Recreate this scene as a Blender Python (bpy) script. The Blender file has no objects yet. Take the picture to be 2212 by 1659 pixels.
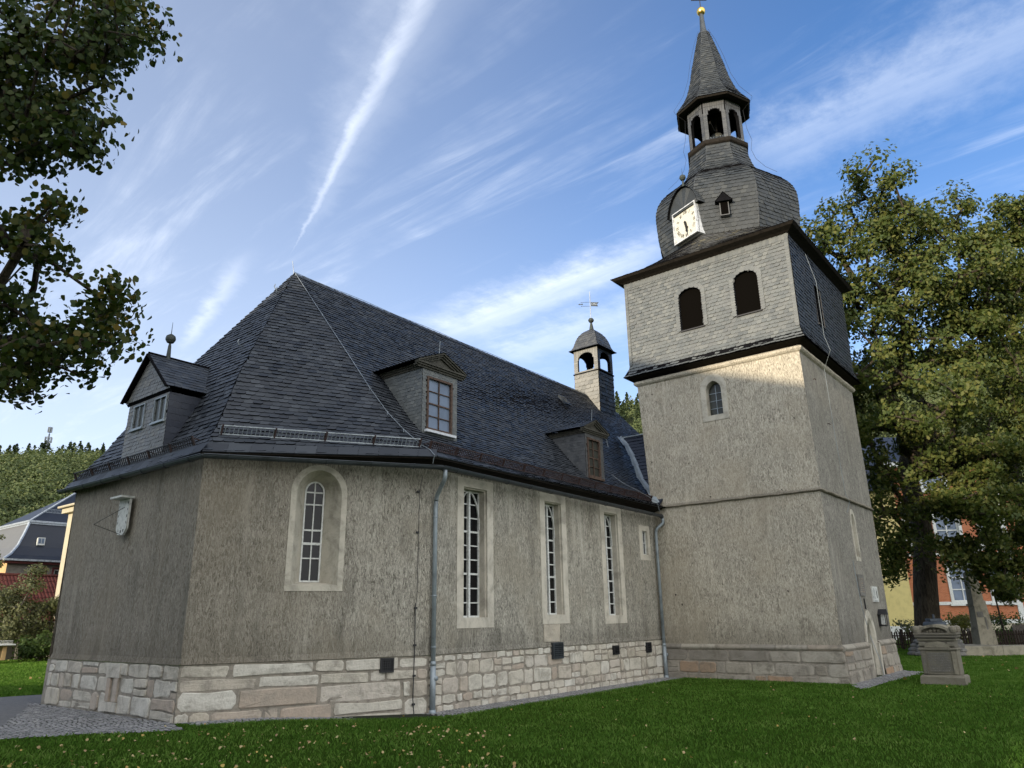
import bpy, math, random
import numpy as np
from mathutils import Vector, Matrix
from mathutils.geometry import tessellate_polygon
random.seed(7); RNG = np.random.default_rng(7)
SC = bpy.context.scene
COL = SC.collection
PI = math.pi; rad = math.radians

# ------------------------------------------------------------------ camera
FPX, PITCH, ROLL, YAW = 1580.94, 0.3081, -0.0157, 0.6698
fw = Vector((math.cos(YAW)*math.cos(PITCH), math.sin(YAW)*math.cos(PITCH), math.sin(PITCH)))
r0 = Vector((math.sin(YAW), -math.cos(YAW), 0)); u0 = r0.cross(fw)
CR = r0*math.cos(ROLL) + u0*math.sin(ROLL); CU = -r0*math.sin(ROLL) + u0*math.cos(ROLL)
cd = bpy.data.cameras.new('camera'); cam = bpy.data.objects.new('camera', cd); COL.objects.link(cam)
cam.matrix_world = Matrix(((CR.x, CU.x, -fw.x, 0), (CR.y, CU.y, -fw.y, 0), (CR.z, CU.z, -fw.z, 1.888), (0, 0, 0, 1)))
cd.sensor_fit = 'HORIZONTAL'; cd.sensor_width = 36; cd.lens = FPX/2212*36; cd.clip_start = 0.1; cd.clip_end = 3000
SC.camera = cam

# ------------------------------------------------------------------ light, sky, exposure
SUN_AZ, SUN_EL = rad(181.5), rad(7)          # direction towards the sun, measured from +X
SC.view_settings.view_transform = 'Standard'; SC.view_settings.look = 'None'
SC.view_settings.exposure = EXPO = 1.2
SC.view_settings.gamma = 1
sd = bpy.data.lights.new('sun', 'SUN'); sd.energy = 2.7; sd.angle = rad(0.5); sd.color = (1.0, 0.86, 0.66)
sun = bpy.data.objects.new('sun', sd); COL.objects.link(sun); sun.location = (-20, -5, 40)
sdir = Vector((math.cos(SUN_AZ)*math.cos(SUN_EL), math.sin(SUN_AZ)*math.cos(SUN_EL), math.sin(SUN_EL)))
sun.rotation_euler = sdir.to_track_quat('Z', 'Y').to_euler()
W = bpy.data.worlds.new('World'); SC.world = W; W.use_nodes = True
nt = W.node_tree; nt.nodes.clear()
class NB:
    "small node-building helper"
    def __init__(s, nt): s.nt = nt
    def n(s, typ, ins=None, **kw):
        nd = s.nt.nodes.new(typ)
        for k, v in kw.items(): setattr(nd, k, v)
        for k, v in (ins or {}).items():
            if isinstance(v, bpy.types.NodeSocket): s.nt.links.new(v, nd.inputs[k])
            else: nd.inputs[k].default_value = v
        return nd
    def m(s, op, a, b=0.0, c=0.0, clamp=False):
        return s.n('ShaderNodeMath', {0: a, 1: b, 2: c}, operation=op, use_clamp=clamp).outputs[0]
    def mix(s, f, a, b, blend='MIX'):
        nd = s.n('ShaderNodeMix', data_type='RGBA', blend_type=blend)
        for k, v in ((0, f), (6, a), (7, b)):
            if isinstance(v, bpy.types.NodeSocket): s.nt.links.new(v, nd.inputs[k])
            else: nd.inputs[k].default_value = v if k == 0 else ((*v, 1) if len(v) == 3 else v)
        return nd.outputs[2]
    def ss(s, v, lo, hi):
        return s.n('ShaderNodeMapRange', {0: v, 1: lo, 2: hi}, interpolation_type='SMOOTHSTEP').outputs[0]
    def noise(s, vec, scale, detail=4, rough=0.55, dist=0.0):
        return s.n('ShaderNodeTexNoise', {'Vector': vec, 'Scale': scale, 'Detail': detail, 'Roughness': rough, 'Distortion': dist}).outputs['Fac']
    def mapv(s, vec, scale=(1, 1, 1), rot=(0, 0, 0), loc=(0, 0, 0)):
        return s.n('ShaderNodeMapping', {'Vector': vec, 'Scale': scale, 'Rotation': rot, 'Location': loc}).outputs[0]
b = NB(nt)
sky = b.n('ShaderNodeTexSky', sky_type='NISHITA')
sky.sun_disc = False; sky.sun_elevation = SUN_EL; sky.sun_rotation = PI/2 - SUN_AZ
sky.altitude = 300; sky.air_density = 1.0; sky.dust_density = 0.35; sky.ozone_density = 2.2
tc = b.n('ShaderNodeTexCoord').outputs['Generated']
sx = b.n('ShaderNodeSeparateXYZ', {0: tc})
zc = b.m('MAXIMUM', sx.outputs[2], 0.03)
U_ = b.m('DIVIDE', sx.outputs[0], zc); V_ = b.m('DIVIDE', sx.outputs[1], zc)
P_ = b.n('ShaderNodeCombineXYZ', {0: U_, 1: V_, 2: 0.0}).outputs[0]      # position on a high, flat cloud layer
def pix_plane(u, v):
    d = fw + CR*((u-1106)/FPX) - CU*((v-829.5)/FPX)
    return (d.x/d.z, d.y/d.z)
def streak(p0, p1, w0, w1, soft, fade0, fade1, nz):
    "a contrail across the cloud layer from p0 to p1, width w0 to w1"
    L = math.hypot(p1[0]-p0[0], p1[1]-p0[1]); d = ((p1[0]-p0[0])/L, (p1[1]-p0[1])/L)
    X = b.m('SUBTRACT', U_, p0[0]); Y = b.m('SUBTRACT', V_, p0[1])
    al = b.m('DIVIDE', b.m('ADD', b.m('MULTIPLY', X, d[0]), b.m('MULTIPLY', Y, d[1])), L)
    ac = b.m('ABSOLUTE', b.m('ADD', b.m('SUBTRACT', b.m('MULTIPLY', Y, d[0]), b.m('MULTIPLY', X, d[1])), b.m('MULTIPLY', b.m('SUBTRACT', nz, 0.5), soft)))
    wd = b.m('MULTIPLY_ADD', al, w1-w0, w0); wd = b.m('MAXIMUM', wd, 0.0005)
    q = b.m('DIVIDE', ac, wd)
    f = b.m('SUBTRACT', 1.0, b.m('POWER', b.ss(q, 0.0, 1.35), 0.75))
    f = b.m('MULTIPLY', f, b.ss(al, fade0[0], fade0[1])); f = b.m('MULTIPLY', f, b.m('SUBTRACT', 1.0, b.ss(al, fade1[0], fade1[1])))
    return f
nzf = b.noise(P_, 9, 6, 0.65)
nzl = b.noise(P_, 1.6, 5, 0.6)
# cirrus combed along the direction of the streaks
qa, qb = pix_plane(960, 720), pix_plane(1420, 540)
ang = math.atan2(qb[1]-qa[1], qb[0]-qa[0])
Pr = b.mapv(b.mapv(P_, rot=(0, 0, -ang)), scale=(0.55, 3.6, 1))
comb = b.noise(Pr, 1.5, 9, 0.66, 0.55)
comb2 = b.noise(Pr, 5.5, 7, 0.62, 0.3)
veil = b.m('MULTIPLY', b.ss(comb, 0.46, 0.74), b.m('MULTIPLY_ADD', comb2, 1.5, 0.1))
veil = b.m('MULTIPLY', veil, b.ss(nzl, 0.36, 0.62))
cl = b.m('MULTIPLY', veil, 0.36)
def add_streak(f, k):
    global cl
    cl = b.m('MAXIMUM', cl, b.m('MULTIPLY', b.m('MULTIPLY', f, k), b.m('MULTIPLY_ADD', b.m('MULTIPLY_ADD', nzf, .5, b.m('MULTIPLY', comb2, .5)), 1.7, -0.02)))
pp = pix_plane
add_streak(streak(pp(655, 500), pp(925, -40), .006, .042, .04, (-.3, .35), (1.3, 1.6), nzf), .58)
add_streak(streak(pp(395, 755), pp(525, 560), .03, .045, .08, (-.1, .3), (.7, 1.15), nzf), .42)
add_streak(streak(pp(920, 735), pp(1440, 525), .20, .12, .22, (-.05, .25), (.7, 1.25), nzf), .62)
add_streak(streak(pp(660, 510), pp(870, 40), .02, .11, .10, (-.1, .4), (1.3, 1.6), nzf), .22)
add_streak(streak(pp(1640, 340), pp(2212, 60), .16, .2, .35, (-.3, .2), (1.5, 2.5), nzf), .30)
add_streak(streak(pp(1060, 775), pp(1330, 690), .2, .22, .35, (-.05, .2), (1.2, 1.8), nzf), .38)
hz = b.m('SUBTRACT', 1.0, b.ss(sx.outputs[2], 0.02, 0.60))
left = b.ss(b.m('ADD', b.m('MULTIPLY', sx.outputs[1], 0.9), b.m('MULTIPLY', sx.outputs[0], -0.45)), -0.35, 0.75)
thin = b.m('ADD', b.m('MULTIPLY', hz, 0.33), b.m('MULTIPLY', left, 0.27))
cl = b.m('ADD', cl, b.m('MULTIPLY', thin, b.m('SUBTRACT', 1.0, cl)), clamp=True)
SKYMUL = (0.58, 0.76, 1.04)
skc = b.mix(1.0, sky.outputs[0], SKYMUL, 'MULTIPLY')
CLOUD = (4.2, 4.5, 5.0)
# bright veil added to the unseen south-east sky to lift the shaded walls
dv = b.n('ShaderNodeVectorMath', {0: tc, 1: (-0.50, -0.80, 0.33)}, operation='DOT_PRODUCT').outputs['Value']
fill_veil = b.m('MULTIPLY', b.ss(dv, 0.05, 0.85), b.m('MULTIPLY_ADD', nzl, 0.8, 0.5))
out = b.mix(cl, skc, CLOUD)
out = b.mix(b.m('MULTIPLY', fill_veil, 0.9, clamp=True), out, (8.3, 8.3, 8.2))
bg = b.n('ShaderNodeBackground', {'Color': out, 'Strength': 0.13})
b.n('ShaderNodeOutputWorld', {0: bg.outputs[0]})

# ------------------------------------------------------------------ materials
MATS = {}
def mat(name, rough=0.8, spec=0.5, metal=0.0):
    m = bpy.data.materials.new(name); m.use_nodes = True; t = m.node_tree
    p = t.nodes['Principled BSDF']; p.inputs['Roughness'].default_value = rough; p.inputs['Metallic'].default_value = metal
    p.inputs['Specular IOR Level'].default_value = spec
    MATS[name] = m
    return m, NB(t), p
def link(q, s, i): q.nt.links.new(s, i)
def bump(q, p, h, strength=0.5, dist=0.02):
    bn = q.n('ShaderNodeBump', {'Height': h, 'Strength': strength, 'Distance': dist}); link(q, bn.outputs[0], p.inputs['Normal'])
def pos(q): return q.n('ShaderNodeNewGeometry').outputs['Position']
def ramp(q, f, stops):
    r = q.n('ShaderNodeValToRGB', {0: f}); e = r.color_ramp.elements
    while len(e) > 1: e.remove(e[-1])
    e[0].position = stops[0][0]; e[0].color = (*stops[0][1], 1)
    for s, c in stops[1:]:
        k = e.new(s); k.color = (*c, 1)
    return r.outputs[0]
def plaster(name, dark, light, stain=0.35, tint=(0.30, 0.27, 0.22)):
    m, q, p = mat(name, 0.95, 0.15)
    P = pos(q)
    st = q.mapv(P, scale=(1, 1, 0.28))
    a = q.noise(st, 21, 5, 0.62, 2.0); g = q.noise(P, 60, 3, 0.6); big = q.noise(P, 0.55, 5, 0.6); sm = q.noise(q.mapv(P, scale=(1, 1, 0.2)), 2.2, 6, 0.65)
    grain = q.m('ADD', q.m('MULTIPLY', a, 0.75), q.m('MULTIPLY', g, 0.25))
    c = ramp(q, grain, [(0.38, dark), (0.49, tuple((d+l)/2 for d, l in zip(dark, light))), (0.60, light)])
    drip = q.noise(q.mapv(P, scale=(1, 1, 0.10)), 3.2, 5, 0.6)
    c = q.mix(q.m('MULTIPLY', q.ss(drip, 0.56, 0.72), 0.5), c, tuple(min(1, x*1.12) for x in light))
    hz0 = q.n('ShaderNodeSeparateXYZ', {0: P}).outputs[2]
    pt = q.noise(q.mapv(P, scale=(1, 1, 1.4)), 0.9, 3, 0.45, 1.2)
    c = q.mix(q.m('MULTIPLY', q.ss(pt, 0.54, 0.57), 0.16), c, tuple(x*0.6 for x in light)); c = q.mix(q.m('MULTIPLY', q.m('SUBTRACT', 1.0, q.ss(pt, 0.40, 0.43)), 0.16), c, tuple(min(1, x*1.15) for x in light))
    damp = q.m('SUBTRACT', 1.0, q.ss(q.m('ADD', hz0, q.m('MULTIPLY', sm, -1.6)), 0.35, 1.05))
    c = q.mix(q.m('MULTIPLY', damp, 0.38), c, tuple(x*0.75 for x in dark))
    c = q.mix(q.m('MULTIPLY', q.ss(big, 0.45, 0.7), 0.45), c, tint)
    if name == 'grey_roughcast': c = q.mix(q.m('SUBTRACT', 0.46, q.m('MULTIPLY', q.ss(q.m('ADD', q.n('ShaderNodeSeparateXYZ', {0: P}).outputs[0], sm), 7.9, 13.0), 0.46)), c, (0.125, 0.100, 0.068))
    c = q.mix(q.m('MULTIPLY', q.ss(sm, 0.5, 0.72), stain), c, tuple(x*0.55 for x in dark))
    link(q, c, p.inputs['Base Color']); bump(q, p, grain, 0.9, 0.035)
    return m
M = {}
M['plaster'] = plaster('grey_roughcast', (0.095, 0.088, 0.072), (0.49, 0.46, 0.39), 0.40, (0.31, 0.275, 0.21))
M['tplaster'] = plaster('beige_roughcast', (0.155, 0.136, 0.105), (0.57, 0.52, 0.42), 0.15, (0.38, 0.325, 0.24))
def stonemat(name, cols, mortar=None, scale=1.0, rough=0.9, bs=0.8):
    m, q, p = mat(name, rough, 0.2)
    P = pos(q); ri = q.n('ShaderNodeNewGeometry').outputs['Random Per Island']
    n = len(cols); c = ramp(q, ri, [(i/max(1, n-1), col) for i, col in enumerate(cols)])
    a = q.noise(P, 3*scale, 7, 0.65, 0.6); f = q.noise(P, 22*scale, 6, 0.7)
    c = q.mix(q.ss(a, 0.4, 0.75), c, tuple(x*0.55 for x in cols[0]))
    c = q.mix(q.m('MULTIPLY', q.ss(f, 0.5, 0.8), 0.5), c, tuple(x*0.45 for x in cols[-1]))
    link(q, c, p.inputs['Base Color']); bump(q, p, q.m('ADD', q.m('MULTIPLY', a, 0.6), f), bs, 0.03)
    return m
M['stone'] = stonemat('sandstone', [(0.52, 0.475, 0.395), (0.58, 0.55, 0.475), (0.49, 0.435, 0.35), (0.62, 0.595, 0.53), (0.43, 0.35, 0.28), (0.56, 0.515, 0.435), (0.60, 0.57, 0.50), (0.53, 0.475, 0.395)])
M['tstone'] = stonemat('tower_sandstone', [(0.29, 0.26, 0.21), (0.34, 0.31, 0.26), (0.23, 0.21, 0.18), (0.38, 0.35, 0.29), (0.31, 0.28, 0.23), (0.36, 0.23, 0.14)])
M['mortar'] = stonemat('mortar', [(0.33, 0.295, 0.245), (0.33, 0.295, 0.245)], scale=2.5)
M['surround'] = stonemat('window_stone', [(0.46, 0.425, 0.35), (0.51, 0.475, 0.395)], scale=0.8, bs=0.3)
M['surround_cold'] = stonemat('nave_window_stone', [(0.52, 0.48, 0.40), (0.56, 0.52, 0.44)], scale=0.6, bs=0.25)
M['graves'] = stonemat('grave_stone', [(0.30, 0.27, 0.20), (0.13, 0.12, 0.10)], scale=1.6)
M['greystone'] = stonemat('grey_stone', [(0.22, 0.21, 0.19), (0.16, 0.155, 0.14)], scale=1.2)
def slatemat(name, cols, rough=0.5, spec=0.5):
    m, q, p = mat(name, rough, spec)
    P = pos(q); ri = q.n('ShaderNodeNewGeometry').outputs['Random Per Island']
    c = ramp(q, ri, [(i/(len(cols)-1), col) for i, col in enumerate(cols)])
    a = q.noise(P, 1.3, 6, 0.6); f = q.noise(P, 30, 4, 0.6)
    c = q.mix(q.m('MULTIPLY', q.ss(a, 0.45, 0.75), 0.4), c, tuple(x*1.7 for x in cols[0]))
    link(q, c, p.inputs['Base Color'])
    link(q, q.m('MULTIPLY_ADD', ri, 0.25, rough-0.12), p.inputs['Roughness'])
    bump(q, p, f, 0.35, 0.01)
    return m
M['slate'] = slatemat('dark_slate', [(0.012, 0.015, 0.020), (0.024, 0.029, 0.036), (0.016, 0.020, 0.026), (0.045, 0.052, 0.061), (0.020, 0.024, 0.031), (0.030, 0.035, 0.043)], 0.56, 0.5)
M['slate_light'] = slatemat('sunlit_pale_slate', [(0.085, 0.092, 0.091), (0.110, 0.118, 0.114), (0.095, 0.101, 0.101), (0.140, 0.147, 0.140)], 0.5, 0.5)  # pale slate; the belfry's east side has its sunlight in this tone
M['slate_new'] = slatemat('blue_slate', [(0.014, 0.018, 0.030), (0.022, 0.028, 0.042), (0.018, 0.022, 0.035)], 0.5, 0.4)
def flat(name, col, rough=0.6, spec=0.4, metal=0.0, var=0.15, sc=8):
    m, q, p = mat(name, rough, spec, metal)
    f = q.noise(pos(q), sc, 5, 0.65)
    link(q, q.mix(q.m('MULTIPLY', q.ss(f, 0.42, 0.72), 1.0), col, tuple(max(0, c*(1-3*var)) for c in col)), p.inputs['Base Color'])
    return m
M['under'] = flat('underlay_and_edge_shade', (0.006, 0.006, 0.007), 0.95, 0.05)  # underlay, also the dark that draws shade under each slate
M['soffit'] = flat('dark_eaves_board', (0.020, 0.017, 0.014), 0.9, 0.1)
M['zinc'] = flat('zinc', (0.27, 0.31, 0.335), 0.45, 0.5, 0.25, 0.12, 3)
M['zinc_dark'] = flat('weathered_zinc', (0.06, 0.07, 0.08), 0.42, 0.6, 0.5, 0.15, 3)
M['lead'] = flat('bright_flashing', (0.42, 0.46, 0.50), 0.45, 0.5, 0.4)
M['rust'] = flat('rusty_iron', (0.045, 0.027, 0.024), 0.8, 0.3)
M['iron'] = flat('black_iron', (0.018, 0.018, 0.02), 0.55, 0.4)
M['galv'] = flat('galvanised_steel', (0.26, 0.29, 0.31), 0.5, 0.5, 0.5)
M['white'] = flat('white_paint', (0.62, 0.63, 0.60), 0.5, 0.4, 0, 0.12, 20)
M['offwhite'] = flat('weathered_white_paint', (0.55, 0.56, 0.52), 0.7, 0.3, 0, 0.12, 12)
M['wood'] = flat('weathered_wood', (0.095, 0.062, 0.047), 0.75, 0.3, 0, 0.22, 16)
M['wood_green'] = flat('mossy_board', (0.070, 0.067, 0.055), 0.8, 0.3, 0, 0.2, 10)
M['copper'] = flat('green_copper', (0.045, 0.055, 0.05), 0.65, 0.4, 0.3)
M['gold'] = flat('gilding', (0.75, 0.52, 0.14), 0.28, 0.6, 0.95, 0.05)
M['bronze'] = flat('bell_bronze', (0.10, 0.095, 0.075), 0.5, 0.5, 0.6)
M['black'] = flat('dark_opening', (0.006, 0.006, 0.007), 0.9, 0.05)
M['clockpaint'] = flat('clock_paint', (0.52, 0.51, 0.45), 0.6, 0.3, 0, 0.01)
M['ink'] = flat('clock_black', (0.02, 0.018, 0.014), 0.6, 0.3)
M['sill'] = flat('white_sill', (0.55, 0.57, 0.60), 0.5, 0.4)
def glassmat(name, col, rough=0.06):
    m, q, p = mat(name, rough, 0.22)
    f = q.noise(pos(q), 1.4, 2, 0.5)
    link(q, q.mix(f, tuple(c*0.5 for c in col), tuple(c*1.4 for c in col)), p.inputs['Base Color'])
    bump(q, p, q.noise(pos(q), 3.5, 3, 0.5), 0.22, 0.06)
    return m
M['glass'] = glassmat('dark_window_glass', (0.008, 0.008, 0.009), 0.05)
M['glass_pale'] = glassmat('curtained_window_glass', (0.16, 0.20, 0.27), 0.1)
M['glass_grey'] = glassmat('dusty_window_glass', (0.040, 0.042, 0.036), 0.22)
m, q, p = mat('wire_mesh', 0.9, 0.0)     # a wire screen; wires and the dark behind it are painted on one sheet
w1 = q.n('ShaderNodeTexBrick', {'Vector': q.mapv(pos(q), rot=(PI/2, 0, PI/2)), 'Color1': (0.0015, .0015, .0015, 1), 'Color2': (0.002, .002, .002, 1), 'Mortar': (0.004, 0.0035, 0.003, 1), 'Scale': 14.0, 'Mortar Size': 0.09})
link(q, w1.outputs[0], p.inputs['Base Color']); M['mesh'] = m

# ------------------------------------------------------------------ mesh helpers
class MB:
    def __init__(s): s.v = []; s.f = []; s.mi = []; s.cur = 0
    def add(s, vs, fs):
        o = len(s.v); s.v += [tuple(x) for x in vs]; s.f += [tuple(i+o for i in f) for f in fs]; s.mi += [s.cur]*len(fs)
    def box(s, a, c, M_=None):
        (x0, y0, z0), (x1, y1, z1) = a, c
        vs = [(x0, y0, z0), (x1, y0, z0), (x1, y1, z0), (x0, y1, z0), (x0, y0, z1), (x1, y0, z1), (x1, y1, z1), (x0, y1, z1)]
        if M_: vs = [M_(*v) for v in vs]
        s.add(vs, [(0, 3, 2, 1), (4, 5, 6, 7), (0, 1, 5, 4), (1, 2, 6, 5), (2, 3, 7, 6), (3, 0, 4, 7)])
    def tube(s, path, r, n=8, cap=True, flat_=None):
        path = [Vector(p) for p in path]; rs = r if isinstance(r, (list, tuple)) else [r]*len(path)
        vs = []; ref = None
        for i, p in enumerate(path):
            d = (path[min(i+1, len(path)-1)]-path[max(i-1, 0)]).normalized()
            if ref is None or abs(d.dot(ref)) > 0.95: ref = Vector((0, 0, 1)) if abs(d.z) < 0.9 else Vector((1, 0, 0))
            a = d.cross(ref).normalized(); c = a.cross(d).normalized()
            for k in range(n):
                t = 2*PI*k/n; vs.append(p + a*math.cos(t)*rs[i] + c*math.sin(t)*rs[i])
        fs = [(i*n+k, i*n+(k+1) % n, (i+1)*n+(k+1) % n, (i+1)*n+k) for i in range(len(path)-1) for k in range(n)]
        if cap: fs += [tuple(range(n))[::-1], tuple((len(path)-1)*n+k for k in range(n))]
        s.add(vs, fs)
    def bar(s, a, c, w, h=None):
        "square bar from a to c"
        a = Vector(a); c = Vector(c); d = (c-a).normalized(); ref = Vector((0, 0, 1)) if abs(d.z) < 0.9 else Vector((1, 0, 0))
        x = d.cross(ref).normalized()*(w/2); y = x.cross(d).normalized()*((h or w)/2)
        vs = [a-x-y, a+x-y, a+x+y, a-x+y, c-x-y, c+x-y, c+x+y, c-x+y]
        s.add(vs, [(0, 3, 2, 1), (4, 5, 6, 7), (0, 1, 5, 4), (1, 2, 6, 5), (2, 3, 7, 6), (3, 0, 4, 7)])
    def lathe(s, c, prof, n=16, rot=0.0, cap=True):
        vs = [(c[0]+r*math.cos(rot+2*PI*k/n), c[1]+r*math.sin(rot+2*PI*k/n), c[2]+z) for r, z in prof for k in range(n)]
        fs = [(i*n+k, i*n+(k+1) % n, (i+1)*n+(k+1) % n, (i+1)*n+k) for i in range(len(prof)-1) for k in range(n)]
        if cap: fs += [tuple(range(n))[::-1], tuple((len(prof)-1)*n+k for k in range(n))]
        s.add(vs, fs)
    def poly(s, pts): s.add(pts, [tuple(range(len(pts)))])
    def tess(s, loops, F, d=0.0):
        "flat face with holes; loops in (s, z), first is the outline"
        t = tessellate_polygon([[Vector((a, c, 0)) for a, c in l] for l in loops])
        flat_ = [x for l in loops for x in l]
        s.add([F(a, c, d) for a, c in flat_], [tuple(x) for x in t])
    def prism(s, loop, F, d0, d1):
        "outline in (s, z) extruded from depth d0 to d1"
        n = len(loop); vs = [F(a, c, d0) for a, c in loop]+[F(a, c, d1) for a, c in loop]
        t = [tuple(x) for x in tessellate_polygon([[Vector((a, c, 0)) for a, c in loop]])]
        s.add(vs, t+[tuple(i+n for i in x) for x in t]+[(i, (i+1) % n, n+(i+1) % n, n+i) for i in range(n)])
    def ring(s, A, B, F, da, db):
        "band between two outlines with the same count"
        n = len(A); s.add([F(a, c, da) for a, c in A]+[F(a, c, db) for a, c in B], [(i, (i+1) % n, n+(i+1) % n, n+i) for i in range(n)])
    def build(s, name, mats, parent=None, smooth=False):
        me = bpy.data.meshes.new(name); me.from_pydata(s.v, [], s.f)
        for k in (mats if isinstance(mats, (list, tuple)) else [mats]): me.materials.append(M[k] if isinstance(k, str) else k)
        if any(s.mi): me.polygons.foreach_set('material_index', s.mi)
        if smooth: me.polygons.foreach_set('use_smooth', [True]*len(me.polygons))
        me.validate(); me.update()
        o = bpy.data.objects.new(name, me); COL.objects.link(o)
        if parent:
            o.parent = parent
            if parent.type == 'EMPTY': o.matrix_parent_inverse = Matrix.Translation(-parent.location)
        return o
def tag(o, label=None, cat=None, group=None, kind=None):
    for k, v_ in (('label', label), ('category', cat), ('group', group), ('kind', kind)):
        if v_: o[k] = v_
    return o
def thing(name, loc, label, cat, group=None):
    o = bpy.data.objects.new(name, None); COL.objects.link(o); o.location = loc; o.empty_display_size = 0.3
    return tag(o, label, cat, group)
def plane(o, sdir, ndir):
    o = Vector(o); sd_ = Vector(sdir).normalized(); nd_ = Vector(ndir).normalized()
    return lambda s_, z_, d=0.0: o + sd_*s_ + Vector((0, 0, z_)) + nd_*d
def arch(s0, s1, z0, zs, zt, n=12, pointed=False):
    "outline of an arched opening, counter-clockwise from bottom left"
    m_ = (s0+s1)/2; w = (s1-s0)/2; h = zt-zs; P = [(s0, z0), (s1, z0)]
    for k in range(n+1):
        t = PI*k/n
        if pointed:
            x = math.cos(t); a = abs(x); P.append((m_+w*x, zs+h*(math.sqrt(max(0, 1-a**1.55)))**0.92*(1.0)))
        else: P.append((m_+w*math.cos(t), zs+h*math.sin(t)))
    return P
def rect(s0, s1, z0, z1): return [(s0, z0), (s1, z0), (s1, z1), (s0, z1)]
def slates(mb, lv, h=0.12, w=0.17, lift=0.022, skip=None, flip=False, base=True, jit=1.0, ref=0.5, over=1.3):
    "real overlapping slates on a surface given by its left and right edge at rising levels"
    lv = [(Vector(a), Vector(c)) for a, c in lv]
    cum = [0]
    for i in range(len(lv)-1):
        cum.append(cum[-1] + ((lv[i+1][0]+lv[i+1][1])/2-(lv[i][0]+lv[i][1])/2).length)
    T = cum[-1]
    def at(v_):
        v_ = min(max(v_, 0), T)
        for i in range(len(cum)-1):
            if v_ <= cum[i+1]+1e-9:
                t = (v_-cum[i])/max(1e-9, cum[i+1]-cum[i]); return lv[i][0].lerp(lv[i+1][0], t), lv[i][1].lerp(lv[i+1][1], t), i
        return lv[-1][0], lv[-1][1], len(cum)-2
    ax = (lv[0][1]-lv[0][0]).normalized()
    O = lv[0][0].lerp(lv[0][1], ref)
    rows = int(T/h)+1
    for j in range(rows):
        v0 = j*h; v1 = min(v0+over*h, T)
        if T-v0 < 0.02: continue
        L0, R0, i0 = at(v0); L1, R1, i1 = at(v1)
        up = ((L1+R1)-(L0+R0)); N = ax.cross(up).normalized()
        if up.length < 1e-6: continue
        def P(u, v_, lf):
            L, R_, _ = at(v_); a = (L-O).dot(ax); c = (R_-O).dot(ax)
            uu = min(max(u, a), c); t = 0.5 if c-a < 1e-6 else (uu-a)/(c-a)
            return L.lerp(R_, t)+N*lf
        a0 = min((L0-O).dot(ax), (L1-O).dot(ax)); c0 = max((R0-O).dot(ax), (R1-O).dot(ax))
        k0 = math.floor(a0/w)-1; k1 = math.ceil(c0/w)+1
        off = (0.5 if j % 2 else 0)*w + random.uniform(-.12, .12)*w
        for k in range(k0, k1):
            u = k*w+off
            if u+w < a0+0.01 or u > c0-0.01: continue
            q0 = P(u+w/2, v0+h/2, 0)
            if skip and skip(q0): continue
            lf = lift*(1+random.uniform(-.35, .35)*jit); tw = random.uniform(-.003, .003)*jit; hh = random.uniform(-.008, .008)*jit
            pr = [(0, 0), (.70, .0), (.93, .12), (1.0, .42)]
            if flip: pts = [(1, 0, lf), (.30, 0, lf), (.07, .12, lf), (0, .42, lf*.8)]
            else: pts = [(0, 0, lf), (.70, 0, lf), (.93, .12, lf), (1, .42, lf*.8)]
            vs = [P(u+w*a, v0+h*c+hh, l_+tw*(a-.5)*2) for a, c, l_ in pts]
            if flip: vs += [P(u, v1, .002), P(u+w, v1, .002)]
            else: vs += [P(u+w, v1, .002), P(u, v1, .002)]
            if (vs[0]-vs[1]).length + (vs[-1]-vs[-2]).length < 0.012: continue
            # lower edge thickness, coloured dark to stand for shade between courses
            n = len(vs); low = [vs[i]-N*lift*1.05 for i in range(4)]
            fs = [tuple(range(n)) if not flip else tuple(range(n))[::-1]]
            mb.add(vs, fs); mb.add([vs[0], vs[1], vs[2], vs[3]]+low, [(i, 4+i, 5+i, i+1) for i in range(3)]); mb.mi[-3:] = [1]*3
    if base:
        mb.cur = 1
        dn = 0.006
        for i in range(len(lv)-1):
            up = (lv[i+1][0]+lv[i+1][1])-(lv[i][0]+lv[i][1]); N = ax.cross(up).normalized()*dn
            mb.add([lv[i][0]-N, lv[i][1]-N, lv[i+1][1]-N, lv[i+1][0]-N], [(0, 1, 2, 3)])
        mb.cur = 0
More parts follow.
